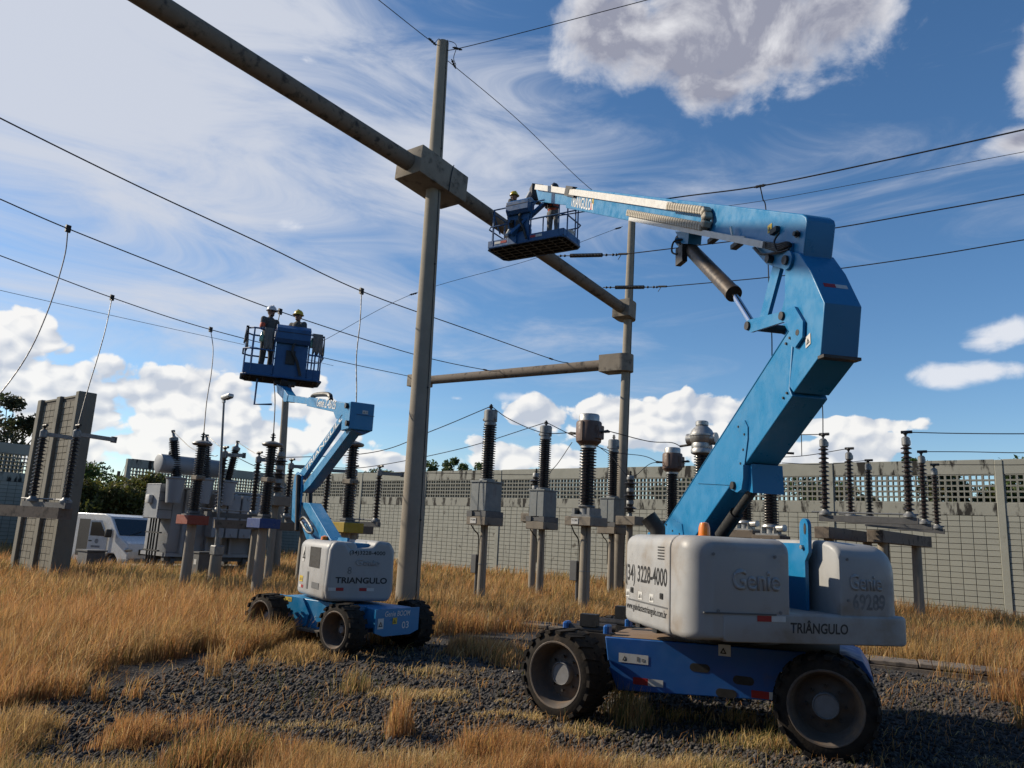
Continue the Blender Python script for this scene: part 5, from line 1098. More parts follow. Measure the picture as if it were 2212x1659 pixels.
text('TRIÂNGULO', BP(z5(795, 326), o5 + .006), -bd0, np.cross(-br, -bd0) * -1 if (np.cross(-br, -bd0) @ UP) < 0 else np.cross(-br, -bd0), .30, LETW, LB, w=np.linalg.norm(BP(z5(948, 345), o5) - BP(z5(790, 322), o5)), bold=.014)
decal(LB, BP(z5(952, 352), o5 + .004), -bd0, UP, .24, .15); decal(LB, BP(z5(968, 308), o5 + .004), -bd0, UP, .12, .12, 'yel')
# boom cylinder
q0 = BP(z6(170, 400), .0); q1 = BP(z6(600, 845), .0); q2 = BP(z6(745, 1075), .0)
part('boom_cylinder', MB().cyl(q0, q1, .10, n=24).lathe(q1, q1 - q0, [(-.06, .108), (.0, .108), (.0, .045)], 24), BRONZE, LB); part('cylinder_rod', MB().cyl(q1, q2, .042, n=20), CHROME, LB)
part('cylinder_lug', MB().prism(SP([z6(88, 330), z6(200, 330), z6(190, 430), z6(140, 430)], o5), -.1, .1, BF).cyl(BP(z6(140, 410), -.14), BP(z6(140, 410), .14), .045, n=14), BLUE, LB); part('valve_block', MB().box(-.12, .12, .08, .16, -.16, .1, Fr(BP(z6(235, 520), 0), bh, -br)), STEELD, LB)
# basket and jib
BK = Fr((-.88, 20.64, 10.0), nrm((.849, -.528, 0)), nrm((.528, .849, 0)))
basket(LB, BK, 2.42, .98, (.66, 1.38), tb=.17)
tip = BP(z5(520, 215), 0); jb = BK(.82, -.14, .06); sd_ = nrm(np.cross(jb - tip, UP))
part('jib_arm', MB().bar(tip + UP * .05, jb + UP * .42 + BK.y * .02, .12, .15, sd_), BLACK, LB); part('jib_arm', MB().bar(tip - UP * .28 + bh * -.1, jb + UP * .12, .1, .1, sd_), BLUED, LB)
part('jib_cylinder', MB().cyl(tip + UP * -.02 - br * .16, jb + UP * .05 - br * .12, .05, n=12), ALU, LB); part('jib_strut', MB().bar(tip - bh * 1.6 - UP * 1.0, jb + UP * .1 - bh * .1, .09, .11, sd_), BLUED, LB)
part('jib_head', MB().box(-.28, .1, -.17, .17, -.35, .14, Fr(tip, bh, br)), STEELD, LB); part('platform_mount', MB().box(.72, 1.0, -.12, -.055, -.08, .3, BK), BLUED, LB)
decal(LB, BK(1.36, -.01, .05), BK.x, UP, .4, .07); decal(LB, BK(.22, -.01, .05), BK.x, UP, .4, .07, 'wred')
bkt = BK(2.2, .72, 0); t = thing('bucket', 'white plastic bucket standing in the big basket\'s right end', 'bucket', bkt); part('pail', MB().lathe(bkt, Z, [(0, .13), (.3, .155), (.31, .165), (.33, .165), (.34, .155), (.36, .165), (.37, .165)], 20), WHITE, t); part('handle', MB().tube([bkt + np.array([.15, 0, .32]), bkt + np.array([.1, -.12, .22]), bkt + np.array([-.1, -.12, .22]), bkt + np.array([-.15, 0, .32])], .006, 5), BLACK, t)
fe = BK(1.22, .2, 0); t = thing('fire_extinguisher', 'dark red cylinder beside the big basket\'s console', 'extinguisher', fe); part('bottle', MB().lathe(fe, Z, [(0, .07), (.4, .07), (.46, .04), (.5, .025)], 16), M('dark_red', (.09, .012, .012), .4), t); part('valve', MB().box(-.06, .06, -.02, .02, .5, .55, Fr(fe)), BLACK, t)

# ---- the smaller lift
LS = thing('boom_lift', 'smaller blue articulated boom lift in the middle distance, left of the thick pole', 'boom lift', (-2.64, 13.79, 0))
sa = nrm((-.81, .59, 0)); sn = nrm((-.60, -.80, 0)); SC = Fr((-2.74, 13.79, 0), sa, sn)         # x to the left/far, y towards the camera-left
sc_ = part('chassis', MB().prism([(-1.28, .42), (-1.30, .66), (-1.2, .72), (1.12, .74), (1.26, .66), (1.28, .48), (.75, .40), (.55, .24), (-.5, .24), (-.7, .38)], -.42, .42, SC), BLUE, LS, bevel=.012)
part('chassis_side', MB().prism([(-1.05, .74), (-.55, .74), (-.35, .62), (-.28, .3), (-.55, .26), (-.8, .4), (-.95, .55)], .425, .46, SC), BLUE, LS); part('chassis_side', MB().prism([(1.15, .76), (.5, .74), (.3, .5), (.35, .3), (.62, .26), (.72, .52), (1.1, .56)], .425, .46, SC), BLUE, LS)
part('end_plate', MB().prism([(-.5, .36), (-.5, .72), (.5, .72), (.5, .36), (.3, .30), (-.3, .30)], 1.30, 1.33, Fr(SC.o, sn, -sa, UP)), BLUE, LS)
part('axle', MB().bar(SC(-.93, -.7, .42), SC(-.93, .7, .42), .16, .18, sa).bar(SC(.93, -.7, .42), SC(.93, .7, .42), .16, .18, sa), BLUE2, LS); part('step', MB().box(-.4, .4, .44, .62, .24, .28, SC), TIMBER, LS)
for (x, y, sg) in ((-.93, .98, 1), (.93, .98, 1), (-.93, -.92, -1), (.93, -.92, -1)): make_wheel(LS, SC(x, y, .40), sn * sg, .405, .34, .265, lugs=16, hubr=.10 if x > 0 else .06, inset=.16)
ep = Fr(SC(-1.335, 0, 0), -sn, sa)       # end face, x to the right
text('Genie BOOM', ep(-.30, 0, .60), -sn, UP, .085, LETW, LS, w=.58, bold=.01, shear=.15); text('03', ep(.10, 0, .40), -sn, UP, .11, LETW, LS, w=.16, bold=.01); decal(LS, ep(-.12, 0, .48), -sn, UP, .1, .1, 'yel'); decal(LS, ep(-.45, 0, .42), -sn, UP, .13, .16, 'wh')
decal(LS, SC(1.0, .462, .66), -sa, UP, .22, .075, 'yel'); decal(LS, SC(-.62, .462, .64), -sa, UP, .16, .07, 'yel')
sh = nrm((-.503, .864, 0)); sr = nrm((.864, .503, 0)); ST = Fr((-2.84, 12.9, 0), sr, sh)           # x right, y forward
part('slew_ring', MB().cyl(ST(.55, .98, .70), ST(.55, .98, .80), .42, n=28), STEELD, LS)
part('rear_cover', MB().prism([(.02, .78), (1.10, .78), (1.16, .95), (1.14, 1.62), (1.06, 1.76), (.80, 1.78), (.74, 1.66), (.34, 1.63), (.26, 1.74), (.06, 1.74), (.0, 1.6), (-.02, .95)], .0, 1.2, ST), GREYC, LS, bevel=.07)
part('side_cover', MB().shell(-.03, .5, .78, 1.74, .03, 1.80, ST, .14, .1, .08, .12, .25), GREYC, LS, ang=50); part('side_cover', MB().shell(.72, 1.17, .8, 1.76, .3, 1.7, ST, .1, .16, .08, .2, .25), GREYC, LS, ang=50)
part('vent_opening', MB().box(-.036, -.02, .40, 1.0, 1.28, 1.62, ST), BLACK, LS); part('control_slot', MB().rbox(-.038, -.02, .96, 1.06, .9, 1.2, .008, 1, ST).box(-.037, -.02, .35, .75, .94, 1.04, ST), XFMD, LS)
part('inner_frame', MB().box(.3, .74, .2, 1.5, 1.5, 1.72, ST).prism([(.15, 1.6), (.15, 1.8), (.6, 1.8), (.9, 1.6)], .32, .36, Fr(ST.o, sh, sr, UP)), BLUE, LS)
bc = ST(.2, 1.0, 1.72); part('beacon', MB().lathe(bc, Z, [(0, .07), (.08, .065), (.1, .0)], 14, cap=False), ORANGE, LS)
text('(34)3228-4000', ST(.33, -.003, 1.52), sr, UP, .085, LETK, LS, w=.63, bold=.012); text('Genie', ST(.45, -.002, 1.36), sr, UP, .11, GREYC, LS, w=.42, bold=.02, ext=.008)
text('8', ST(.32, -.003, 1.22), sr, UP, .115, LETF, LS, bold=.01); text('TRIANGULO', ST(.13, -.003, 1.07), sr, UP, .10, LETK, LS, w=.90, bold=.028)
decal(LS, ST(.02, -.003, .95), sr, UP, .26, .05, 'wred'); decal(LS, ST(.55, -.003, .95), sr, UP, .26, .05); decal(LS, ST(-.034, 1.5, 1.0), -sh, UP, .2, .1, 'yel'); decal(LS, ST(-.034, 1.45, 1.35), -sh, UP, .12, .26, 'wh'); decal(LS, ST(-.034, 1.5, .9), -sh, UP, .25, .05, 'wred')
SB = Fr((-2.57, 13.15, 0), sh, -sr)      # boom plane: x forward, y left
def Q(uv, off=0.): return onp(uv[0], uv[1], SB(0, off, 0), sh)
zq = lambda x, y: ((900 + x / 2.766) / 1.8228, (1150 + y / 2.766) / 1.8228)
zr = lambda x, y: ((900 + x / 1.7467) / 1.8228, (1700 + y / 1.7467) / 1.8228)
def sp2(pts, off):
    out = []
    for u, v in pts: q = Q((u, v), off) - SB.o; out.append((q @ SB.x, q[2]))
    return out
# elbow box at the rear
bx0 = sp2([zq(1335, 1190), zq(1330, 1480)], .2); zt, zb_ = bx0[0][1], bx0[1][1]; s_ = bx0[0][0]
hb = part('elbow_box', MB().box(s_, s_ + .5, -.24, .2, zb_, zt, SB), BLUE, LS, bevel=.01) if False else part('elbow_box', MB().rbox(s_, s_ + .42, -.235, .2, zb_, zt, .012, 1, SB), BLUE, LS)
part('box_lip', MB().box(s_ - .012, s_, -.24, .08, zb_ + (zt - zb_) * .55, zb_ + (zt - zb_) * .57, SB), BLUED, hb); decal(hb, SB(s_ - .002, -.02, zb_ + (zt - zb_) * .60), -SB.y, UP, .1, .06, 'wh')
part('box_foot', MB().prism([(-.1, zb_ - .07), (-.22, zb_ - .002), (.12, zb_ - .002)], s_ + .05, s_ + .3, Fr(SB.o, SB.y, SB.x, UP)), BLUED, hb)
def prism2(name, pts, off, w, mat=BLUE, parent=None, bev=.008): return part(name, MB().prism(sp2(pts, off), off - w, off, SB), mat, parent or LS, bevel=bev)
prism2('upper_boom_tube', [zq(872, 1142), zq(1310, 1212), zq(1310, 1300), zq(1225, 1345), zq(1200, 1390), zq(1165, 1375), zq(1140, 1305), zq(848, 1240)], .11, .22)
prism2('upper_fly_tube', [zq(640, 1117), zq(880, 1153), zq(872, 1225), zq(630, 1190)], .085, .17)
prism2('upper_boom_head', [zq(520, 1000), zq(590, 1040), zq(645, 1120), (zq(630, 1195)), zq(600, 1195), zq(585, 1160), zq(530, 1100)], .10, .2)
part('head_plate', MB().prism(sp2([zq(570, 1000), zq(660, 1010), zq(685, 1115), zq(620, 1105)], -.1), -.14, -.10, SB), RUSTP, LS); part('hose_guard', MB().tube(sag([Q(zq(915, 1140), 0), Q(zq(960, 1118), 0), Q(zq(1090, 1118), 0), Q(zq(1115, 1175), 0)]), .05, 8), BLACK, LS)
tdir = nrm(Q(zq(960, 1240), .11) - Q(zq(1160, 1275), .11)); tu = np.cross(-tdir, SB.y); tu = tu if tu @ UP > 0 else -tu
text('Genie Z-45/25', Q(zq(955, 1243), .116), -tdir, tu, .17, LETW, LS, w=np.linalg.norm(Q(zq(1160, 1275), .116) - Q(zq(955, 1243), .116)), bold=.012, shear=.1)
for u in ((1300, 1240), (1305, 1430)): p = Q(zq(*u), .2); part('pivot_pin', MB().cyl(p, p + SB.y * .05, .05, n=12), STEELD, LS)
prism2('riser_arm', [zq(1310, 1215), zq(1285, 1330), zr(500, 330), zr(485, 290), zr(520, 240)], .10, .1)
prism2('riser_arm', [zq(1290, 1480), zq(1340, 1500), zr(560, 370), zr(510, 420), zr(490, 395), zr(530, 340)], .12, .2)
a0, a1 = Q(zr(540, 232), .104), Q(zq(1225, 1385), .104); td_ = nrm(a1 - a0); tu = np.cross(td_, -SB.y); tu = tu if tu @ UP > 0 else -tu
e_ = [np.array(q) for q in (zr(520, 240), zr(500, 330), zq(1310, 1215), zq(1285, 1330))]
lo_ = lambda f, k: (e_[1] + (e_[3] - e_[1]) * f) * (1 - k) + (e_[0] + (e_[2] - e_[0]) * f) * k
a0, a1, a2 = Q(lo_(.08, .16), .104), Q(lo_(.95, .16), .104), Q(lo_(.5, .84), .104); td_ = nrm(a1 - a0); am = Q(lo_(.5, .16), .104); tu = (a2 - am) - td_ * ((a2 - am) @ td_)
text('TRIANGULO', a0, td_, tu, np.linalg.norm(tu), LETW, LS, w=np.linalg.norm(a1 - a0), bold=.02)
prism2('elbow_plate', [zr(470, 275), zr(500, 300), zr(500, 400), zr(480, 610), zr(465, 640), zr(432, 608), zr(440, 400), zr(452, 310)], .16, .04); prism2('elbow_plate', [zr(470, 275), zr(500, 300), zr(500, 400), zr(480, 610), zr(465, 640), zr(432, 608), zr(440, 400), zr(452, 310)], -.12, .04)
part('riser_cylinder', MB().cyl(Q(zr(480, 300), .2), Q(zr(470, 680), .2), .045, n=14), STEELD, LS); part('riser_cylinder', MB().cyl(Q(zr(560, 410), -.2), Q(zr(560, 520), -.2), .05, n=14), BLACK, LS)
prism2('lower_arm', [zr(495, 485), zr(555, 490), zr(735, 800), zr(665, 800)], .12, .24); prism2('lower_arm', [zr(485, 600), zr(540, 640), zr(620, 790), zr(545, 770)], .12, .24)
part('arm_hoses', MB().tube(sag([Q(zr(470, 640), .14), Q(zr(520, 590), .2), Q(zr(580, 680), .2), Q(zr(545, 690), .2), Q(zr(500, 620), .2)]), .025, 6), BLACK, LS)
# basket of the smaller lift
SKf = Fr((-6.46, 18.02, 5.54), nrm((.94, .345, 0)), nrm((-.345, .94, 0)))
basket(LS, SKf, 1.80, .80, (.66, 1.48), tb=.22)
tip2 = Q(zq(600, 1020), 0); part('platform_mount', MB().bar(tip2 + UP * .02, SKf(.95, .3, -.1), .16, .2, sr).box(.75, 1.25, .1, .4, -.2, -.1, SKf), STEELD, LS); part('pipe_stay', MB().tube([SKf(.35, .2, -.05), SKf(.35, .2, -.75), SKf(.75, .1, -.72)], .025, 8), BLUED, LS)
def rag(p, ex, w, h, label, ang=0):
    n, m = 9, 7; vs = []; ex = nrm(ex); nn = nrm(np.cross(ex, UP))
    for s_, sg in ((0, 1), (1, -1)):
        for j in range(m):
            for i in range(n):
                x = (i / (n - 1) - .5) * w * (1 - .25 * (j / (m - 1)) * (s_ * .5 + .3)); z = -j / (m - 1) * h * (1 - .3 * s_) * (1 + .12 * math.sin(i * 1.7 + s_)); f_ = .03 * sg + .035 * math.sin(i * 1.9 + j * .5 + s_) * j / m
                vs.append(np.array(p) + ex * x + UP * (z + .03) + nn * f_)
    fs = [(s_ * n * m + j * n + i, s_ * n * m + j * n + i + 1, s_ * n * m + (j + 1) * n + i + 1, s_ * n * m + (j + 1) * n + i) for s_ in (0, 1) for j in range(m - 1) for i in range(n - 1)] + [(i, n * m + i, n * m + i + 1, i + 1) for i in range(n - 1)]
    ob = solo('rag', MB().add(vs, fs), RAG, label, 'cloth', ang=80); sm = ob.modifiers.new('thick', 'SOLIDIFY'); sm.thickness = .008
rag(SKf(-.01, .12, 1.1), SKf.y, .18, .55, 'long rag hanging from the left corner of the smaller basket'); rag(SKf(.5, 0, 1.1), SKf.x, .22, .55, 'square grey cloth bag hanging on the rail before the white-helmeted man')
rag(SKf(1.66, 0, 1.1), SKf.x, .24, .5, 'grey cloth draped on the right rail of the smaller basket'); rag(SKf(1.81, .2, 1.1), SKf.y, .16, .5, 'dark rag over the right end corner of the smaller basket')
for x, lb_ in ((.34, 'pale green bottle tied inside the left rail'), (1.53, 'pale green bottle hanging at the right of the console')):
    p = SKf(x, .03, .78); t = thing('bottle', lb_, 'bottle', p); part('flask', MB().lathe(p, Z, [(0, .05), (.02, .06), (.14, .055), (.2, .025), (.25, .02)], 14), GREENB, t); part('string', MB().cyl(p + UP * .25, p + UP * .38, .005, n=5), BLACK, t)

# ------------------------------------------------------------------ people
def capsule(mb, a, b_, r0, r1, n=12):
    a = np.array(a, float); b_ = np.array(b_, float); d = b_ - a; L_ = np.linalg.norm(d)
    pr = [(-r0 * math.cos(q), r0 * math.sin(q)) for q in np.linspace(0.05, pi / 2, 5)] + [(L_ + r1 * math.sin(q), r1 * math.cos(q)) for q in np.linspace(0, pi / 2 - .05, 5)]
    mb.lathe(a, d, pr, n)
def remesh(ob, v=.014, it=4):
    md = ob.modifiers.new('skin', 'REMESH'); md.mode = 'VOXEL'; md.voxel_size = v; md.use_smooth_shade = True
    sm = ob.modifiers.new('smooth', 'SMOOTH'); sm.iterations = it; sm.factor = .5
def person(label, base, yaw, pose, top, legs, helmet, extra=None, look=0., band=None, vest=None, short=False):
    f = Fr(base, (math.cos(yaw), math.sin(yaw), 0), (-math.sin(yaw), math.cos(yaw), 0))     # x right, y facing
    t = thing('person', label, 'person', base); W_ = lambda p: f(*p)
    hipL, hipR = (-.1, 0, .93), (.1, 0, .93); kL, kR = pose.get('kL', (-.12, .03, .5)), pose.get('kR', (.12, .02, .5)); aL, aR = pose.get('aL', (-.13, -.02, .09)), pose.get('aR', (.14, .0, .09))
    sh = pose.get('sh', (0, .0, 1.43)); sL = (sh[0] - .19, sh[1], sh[2]); sR = (sh[0] + .19, sh[1], sh[2])
    eL, eR = pose['eL'], pose['eR']; wL, wR = pose['wL'], pose['wR']
    hd = np.array((sh[0] + math.sin(look) * .0, sh[1] + .02, sh[2] + .21)); hf = Fr(W_(hd), f.x * math.cos(look) + f.y * math.sin(look), -f.x * math.sin(look) + f.y * math.cos(look))
    b_ = MB()
    def limb(mb, p, q, r0, r1): capsule(mb, W_(p), W_(q), r0, r1)
    for h_, k, a in ((hipL, kL, aL), (hipR, kR, aR)): limb(b_, h_, k, .075, .052); limb(b_, k, a, .052, .036); limb(b_, a, (a[0], a[1] + .16, .05), .04, .035)
    limb(b_, (0, 0, .95), (sh[0] * .6, sh[1] * .6, 1.2), .13, .125); limb(b_, (sh[0] * .6, sh[1] * .6, 1.2), (sh[0], sh[1], sh[2] - .06), .125, .12); limb(b_, (sL[0] + .05, sL[1], sL[2] - .03), (sR[0] - .05, sR[1], sR[2] - .03), .075, .075)
    limb(b_, (sh[0], sh[1], sh[2]), tuple(hd - np.array((0, .02, .06))), .055, .052)
    for s_, e_, w_ in ((sL, eL, wL), (sR, eR, wR)):
        limb(b_, s_, e_, .048, .038); limb(b_, e_, w_, .037, .026); d = nrm(np.array(w_) - np.array(e_)); q = np.array(w_) + d * .06; limb(b_, w_, tuple(q), .028, .034)
        sd2 = nrm(np.cross(d, (0, 0, 1)) + 1e-3)
        for k in range(4): o_ = q + sd2 * (k - 1.5) * .019; limb(b_, tuple(o_), tuple(o_ + d * (.075 - .008 * abs(k - 1.5)) - np.array((0, 0, .02))), .0095, .008)
        limb(b_, tuple(q - sd2 * .03), tuple(q - sd2 * .055 + d * .035), .0105, .009)
    b_.ball((0, 0, 0), .098, (.80, .98, 1.18), 16, 12, hf); b_.ball((0, .035, -.075), .07, (.8, .8, .75), 12, 8, hf); capsule(b_, hf(0, .09, .01), hf(0, .112, -.025), .012, .017, 8)
    for sg in (-1, 1): b_.ball((sg * .08, -.005, -.01), .028, (.4, .8, 1.2), 8, 6, hf)
    body = part('body', b_, SKIN, t, ang=180); remesh(body, .011, 3)
    part('glasses', MB().rbox(-.07, .07, .075, .102, -.005, .035, .012, 2, hf), BLACK, body); part('beard', MB().ball((0, .042, -.085), .056, (.95, .82, .62), 12, 8, hf), BLACK if helmet is HELW else SKIN, body); part('hair', MB().ball((0, -.03, .01), .098, (.84, .85, 1.0), 12, 8, hf), BLACK, body); part('mouth', MB().box(-.022, .022, .098, .103, -.066, -.06, hf), BLACK, body)
    c = MB()
    for h_, k, a in ((hipL, kL, aL), (hipR, kR, aR)): limb(c, (h_[0], h_[1], h_[2] - .02), k, .098, .076); limb(c, k, (a[0], a[1], a[2] + .02), .076, .068)
    limb(c, (0, 0, .9), (0, 0, .98), .145, .14); cl = part('trousers', c, legs, t, ang=180); remesh(cl, .016, 2)
    c = MB(); limb(c, (0, 0, .98), (sh[0] * .6, sh[1] * .6, 1.2), .15, .15); limb(c, (sh[0] * .6, sh[1] * .6, 1.2), (sh[0], sh[1], sh[2] - .05), .15, .14); limb(c, (sL[0] + .03, sL[1], sL[2] - .03), (sR[0] - .03, sR[1], sR[2] - .03), .09, .09)
    for s_, e_, w_ in ((sL, eL, wL), (sR, eR, wR)): limb(c, s_, e_, .07, .056); limb(c, e_, tuple(np.array(e_) * .15 + np.array(w_) * .85), .055, .042)
    limb(c, (sh[0], sh[1], sh[2]), (sh[0], sh[1] + .005, sh[2] + .06), .075, .062); cl = part('shirt', c, top, t, ang=180); remesh(cl, .016, 2)
    bt_ = MB()
    for a in (aL, aR): bt_.rbox(a[0] - .05, a[0] + .05, a[1] - .09, a[1] + .2, 0.0, .11, .03, 2, f); bt_.lathe(W_((a[0], a[1] - .02, .08)), Z, [(0, .06), (.1, .06)], 12)
    part('boots', bt_, BLACK, t)
    part('helmet', MB().lathe(hf(0, -.005, .035), Z, [(0, .118), (.03, .118), (.075, .108), (.115, .075), (.135, .035), (.138, .0)], 20, cap=False).lathe(hf(0, .012, .03), Z, [(0, .145), (.008, .145), (.012, .11)], 20).box(-.012, .012, -.06, .06, .155, .179, hf), helmet, t)
    if band:
        c = MB()
        for s_, e_ in ((sL, eL), (sR, eR)): q = np.array(s_) * .25 + np.array(e_) * .75; d = nrm(np.array(e_) - np.array(s_)); capsule(c, W_(q - d * .03), W_(q + d * .03), .068, .066)
        for a, k in ((aL, kL), (aR, kR)): q = np.array(a) * .72 + np.array(k) * .28; limb(c, tuple(q - np.array((0, 0, .03))), tuple(q + np.array((0, 0, .03))), .081, .082)
        part('reflective_band', c, band, t)
    if vest:
        c = MB(); limb(c, (0, 0, 1.02), (sh[0] * .6, sh[1] * .6, 1.2), .165, .166); limb(c, (sh[0] * .6, sh[1] * .6, 1.2), (sh[0], sh[1], sh[2] - .06), .166, .155); v_ = part('vest', c, vest, t, ang=180); remesh(v_, .018, 2)
        c = MB(); c.lathe(W_((0, 0, 1.0)), Z, [(0, .172), (.05, .172)], 20, cap=False); 
        for x in (-.08, .08): c.tube([W_((x, .16, 1.02)), W_((x * 1.1, .15, 1.3)), W_((x, .0, 1.53)), W_((x * .5, -.16, 1.3)), W_((x, -.17, 1.02))], .02, 6)
        part('harness', c, BLACK, t)
    if extra: extra(t, hf, f)
    return t
def cap_lamp(t, hf, f): part('head_lamp', MB().rbox(-.03, .03, -.17, -.11, .04, .09, .01, 1, hf), BLACK, t)
p_down = dict(eL=(-.25, .06, 1.17), wL=(-.16, .27, 1.08), eR=(.25, .06, 1.17), wR=(.16, .27, 1.08))
yawof = lambda d: math.atan2(d[1], d[0]) - pi / 2
person('man in white hard hat and grey uniform standing at the left of the smaller basket', SKf(.50, .40, 0), yawof((.72, -.55)), p_down, UNIF, UNIF, HELW, cap_lamp, band=HIVIS)
person('man in yellow hard hat behind the smaller basket\'s console', SKf(1.18, .45, 0), yawof((-.35, -.94)), dict(eL=(-.27, .05, 1.18), wL=(-.2, .26, 1.1), eR=(.27, .05, 1.18), wR=(.2, .26, 1.1)), UNIF, UNIF, HELY, look=.2)
person('man in yellow hard hat and navy trousers at the left of the big basket', BK(.48, .45, 0), yawof((.8, -.35)), dict(eL=(-.27, .12, 1.22), wL=(-.16, .36, 1.3), eR=(.27, .12, 1.2), wR=(.18, .36, 1.25)), UNIF, NAVY, HELY, band=M('lime_band', (.42, .50, .04), .6))
person('worker in orange vest and harness, head hidden behind the boom of the big lift', BK(1.80, .50, 0), yawof((.55, .8)), dict(eL=(-.3, .1, 1.2), wL=(-.2, .3, 1.15), eR=(.38, .06, 1.22), wR=(.58, .16, 1.2)), UNIF, TROUG, HELB, vest=M('orange_vest', (.60, .10, .05), .8))
# ------------------------------------------------------------------ trees
def leaves(name, pts, size, cols, parent, mat=LEAF):
    n = len(pts); pts = np.array(pts); d = rng.normal(size=(n, 3)); d /= np.linalg.norm(d, axis=1)[:, None]; e = rng.normal(size=(n, 3)); e -= d * (e * d).sum(1)[:, None]; e /= np.linalg.norm(e, axis=1)[:, None]
    s = size * rng.uniform(.6, 1.3, n)[:, None]; v = np.stack([pts - d * s, pts + e * s * .42, pts + d * s, pts - e * s * .42], 1).reshape(-1, 3)
    me = bpy.data.meshes.new(name); me.vertices.add(n * 4); me.vertices.foreach_set('co', v.ravel()); me.loops.add(n * 4); me.loops.foreach_set('vertex_index', np.arange(n * 4)); me.polygons.add(n); me.polygons.foreach_set('loop_start', np.arange(n) * 4); me.polygons.foreach_set('loop_total', np.full(n, 4)); me.update(); me.validate()
    a = me.color_attributes.new('tint', 'FLOAT_COLOR', 'POINT'); c = np.array(cols)[rng.integers(0, len(cols), n)] * rng.uniform(.7, 1.25, (n, 1)); cc = np.ones((n * 4, 4)); cc[:, :3] = np.repeat(c, 4, 0); a.data.foreach_set('color', cc.ravel())
    me.materials.append(mat); return part(name, me, mat, parent)
G1 = [(.045, .085, .02), (.06, .105, .025), (.035, .065, .018), (.09, .12, .03)]; G2 = [(.028, .04, .016), (.04, .05, .02), (.06, .06, .03)]; G3 = [(.10, .11, .025), (.075, .085, .02), (.12, .10, .03), (.05, .06, .015)]
def tree(label, base, H, R, n, cols=G1, trunk=.12, low=.35, size=.11, clumps=22):
    base = np.array(base, float); t = thing('tree', label, 'tree', base); m_ = MB(); top = base + UP * H * .75
    m_.tube(sag([base - UP * .3, base + UP * H * .3 + np.array((.1, .05, 0)) * R, top], 5), [trunk * (1 - .75 * k / 10) for k in range(11)], 8); cs = []
    for k in range(clumps):
        a = rnd.uniform(0, 2 * pi); q = rnd.random() ** .5 * R * .85; z = H * rnd.uniform(low, .97); q *= math.sqrt(max(.15, 1 - ((z / H - .6) / .5) ** 2)); c = base + np.array([q * math.cos(a), q * math.sin(a), z]); cs.append(c)
        st_ = base + UP * H * rnd.uniform(.2, .6); m_.tube([st_, (st_ + c) / 2 + UP * .1 * H * .3, c], [trunk * .4, trunk * .25, trunk * .08], 5)
    part('trunk', m_, BARK, t); per = n // clumps; P_ = []
    for c in cs:
        r = R * rnd.uniform(.22, .42); d = rng.normal(size=(per, 3)); d /= np.linalg.norm(d, axis=1)[:, None]; P_.append(c + d * (rng.random((per, 1)) ** .45) * r * np.array([1, 1, .75]))
    leaves('crown', np.concatenate(P_), size, cols, t); return t
def tp(u, Y): q = at(u, 1150, Y); q[2] = 0; return q
tree('tall dark tree at the far left edge above the lattice wall', tp(-22, 50), 9.4, 2.9, 9000, G2, .2, .3, .16, 30)
tree('green leafy tree behind the van, left of the utility pole', tp(205, 48), 4.9, 2.6, 7000, G1, .14, .2, .14, 26)
tree('yellow-green bush behind the van roof', tp(232, 41), 3.6, 2.4, 8000, G3, .1, .05, .13, 26); tree('yellow-green tree touching the transformer cabinet', tp(287, 43), 4.6, 2.0, 8000, G3, .1, .08, .13, 26)
tree('bushy shrub low behind the van windscreen', tp(180, 40), 3.0, 1.8, 5000, G3, .1, .05, .13, 20)
bt = thing('tree', 'bare dead tree beside the far utility pole', 'tree', tp(262, 62)); m_ = MB(); b0 = tp(262, 62)
for k in range(26): a = b0 + UP * rnd.uniform(1.5, 4); m_.tube(sag([a, a + np.array((rnd.uniform(-.8, .8), 0, rnd.uniform(.5, 1.4))), a + np.array((rnd.uniform(-1.6, 1.6), 0, rnd.uniform(1.4, 3.0)))], 3), [.07, .06, .05, .04, .03, .02, .015], 4)
m_.cyl(b0, b0 + UP * 4.5, .14, .05, 8); part('branches', m_, TIMBER, bt)
wl = lambda s, off=2.5: np.array([*(WP + d1 * s), 0]) + E2 * off
lab = ['just left of the thick pole', 'just right of the thick pole', 'right of the thick pole, second clump', 'low left of the thick pole', 'behind the lattice beside the middle voltage transformer', 'behind the lattice left of the big boom', 'behind the lattice right of the drum heads', 'behind the lattice right of the big boom', 'behind the lattice under the nearest right-hand switch', 'poking up between the right-hand switch posts', 'behind the lattice right of the switch', 'behind the lattice near the right edge', 'behind the last lattice panel at the right edge', 'with leaves above the wall at the right edge']
for k, (u, H, R, n, cols) in enumerate([(868, 6.6, 1.1, 2200, G1), (930, 6.7, 1.2, 3000, G1), (990, 6.35, 1.0, 2200, G1), (770, 6.2, 1.2, 2000, G3), (1190, 4.9, 1.6, 2600, G1), (1420, 5.1, 1.8, 3600, G1), (1480, 5.0, 1.8, 3600, G1), (1740, 5.1, 1.7, 3600, G1), (1850, 5.0, 1.6, 3200, G3), (1985, 5.7, 1.5, 3600, G1), (2060, 5.1, 1.6, 3800, G3), (2130, 5.2, 1.6, 3800, G1), (2200, 5.3, 1.6, 3800, G1), (2260, 5.6, 1.8, 3000, G1)]):
    t_ = (u - 1106) / 1655.; Yw = 41.27 / (1 + .834 * t_); q = np.array([t_ * Yw, Yw, 0]) + E2 * 2.4; q = q * (1.0); q[2] = 0
    tree('leafy tree beyond the wall, ' + lab[k], q, H, R, n, cols, .07, .45, .12, 16)

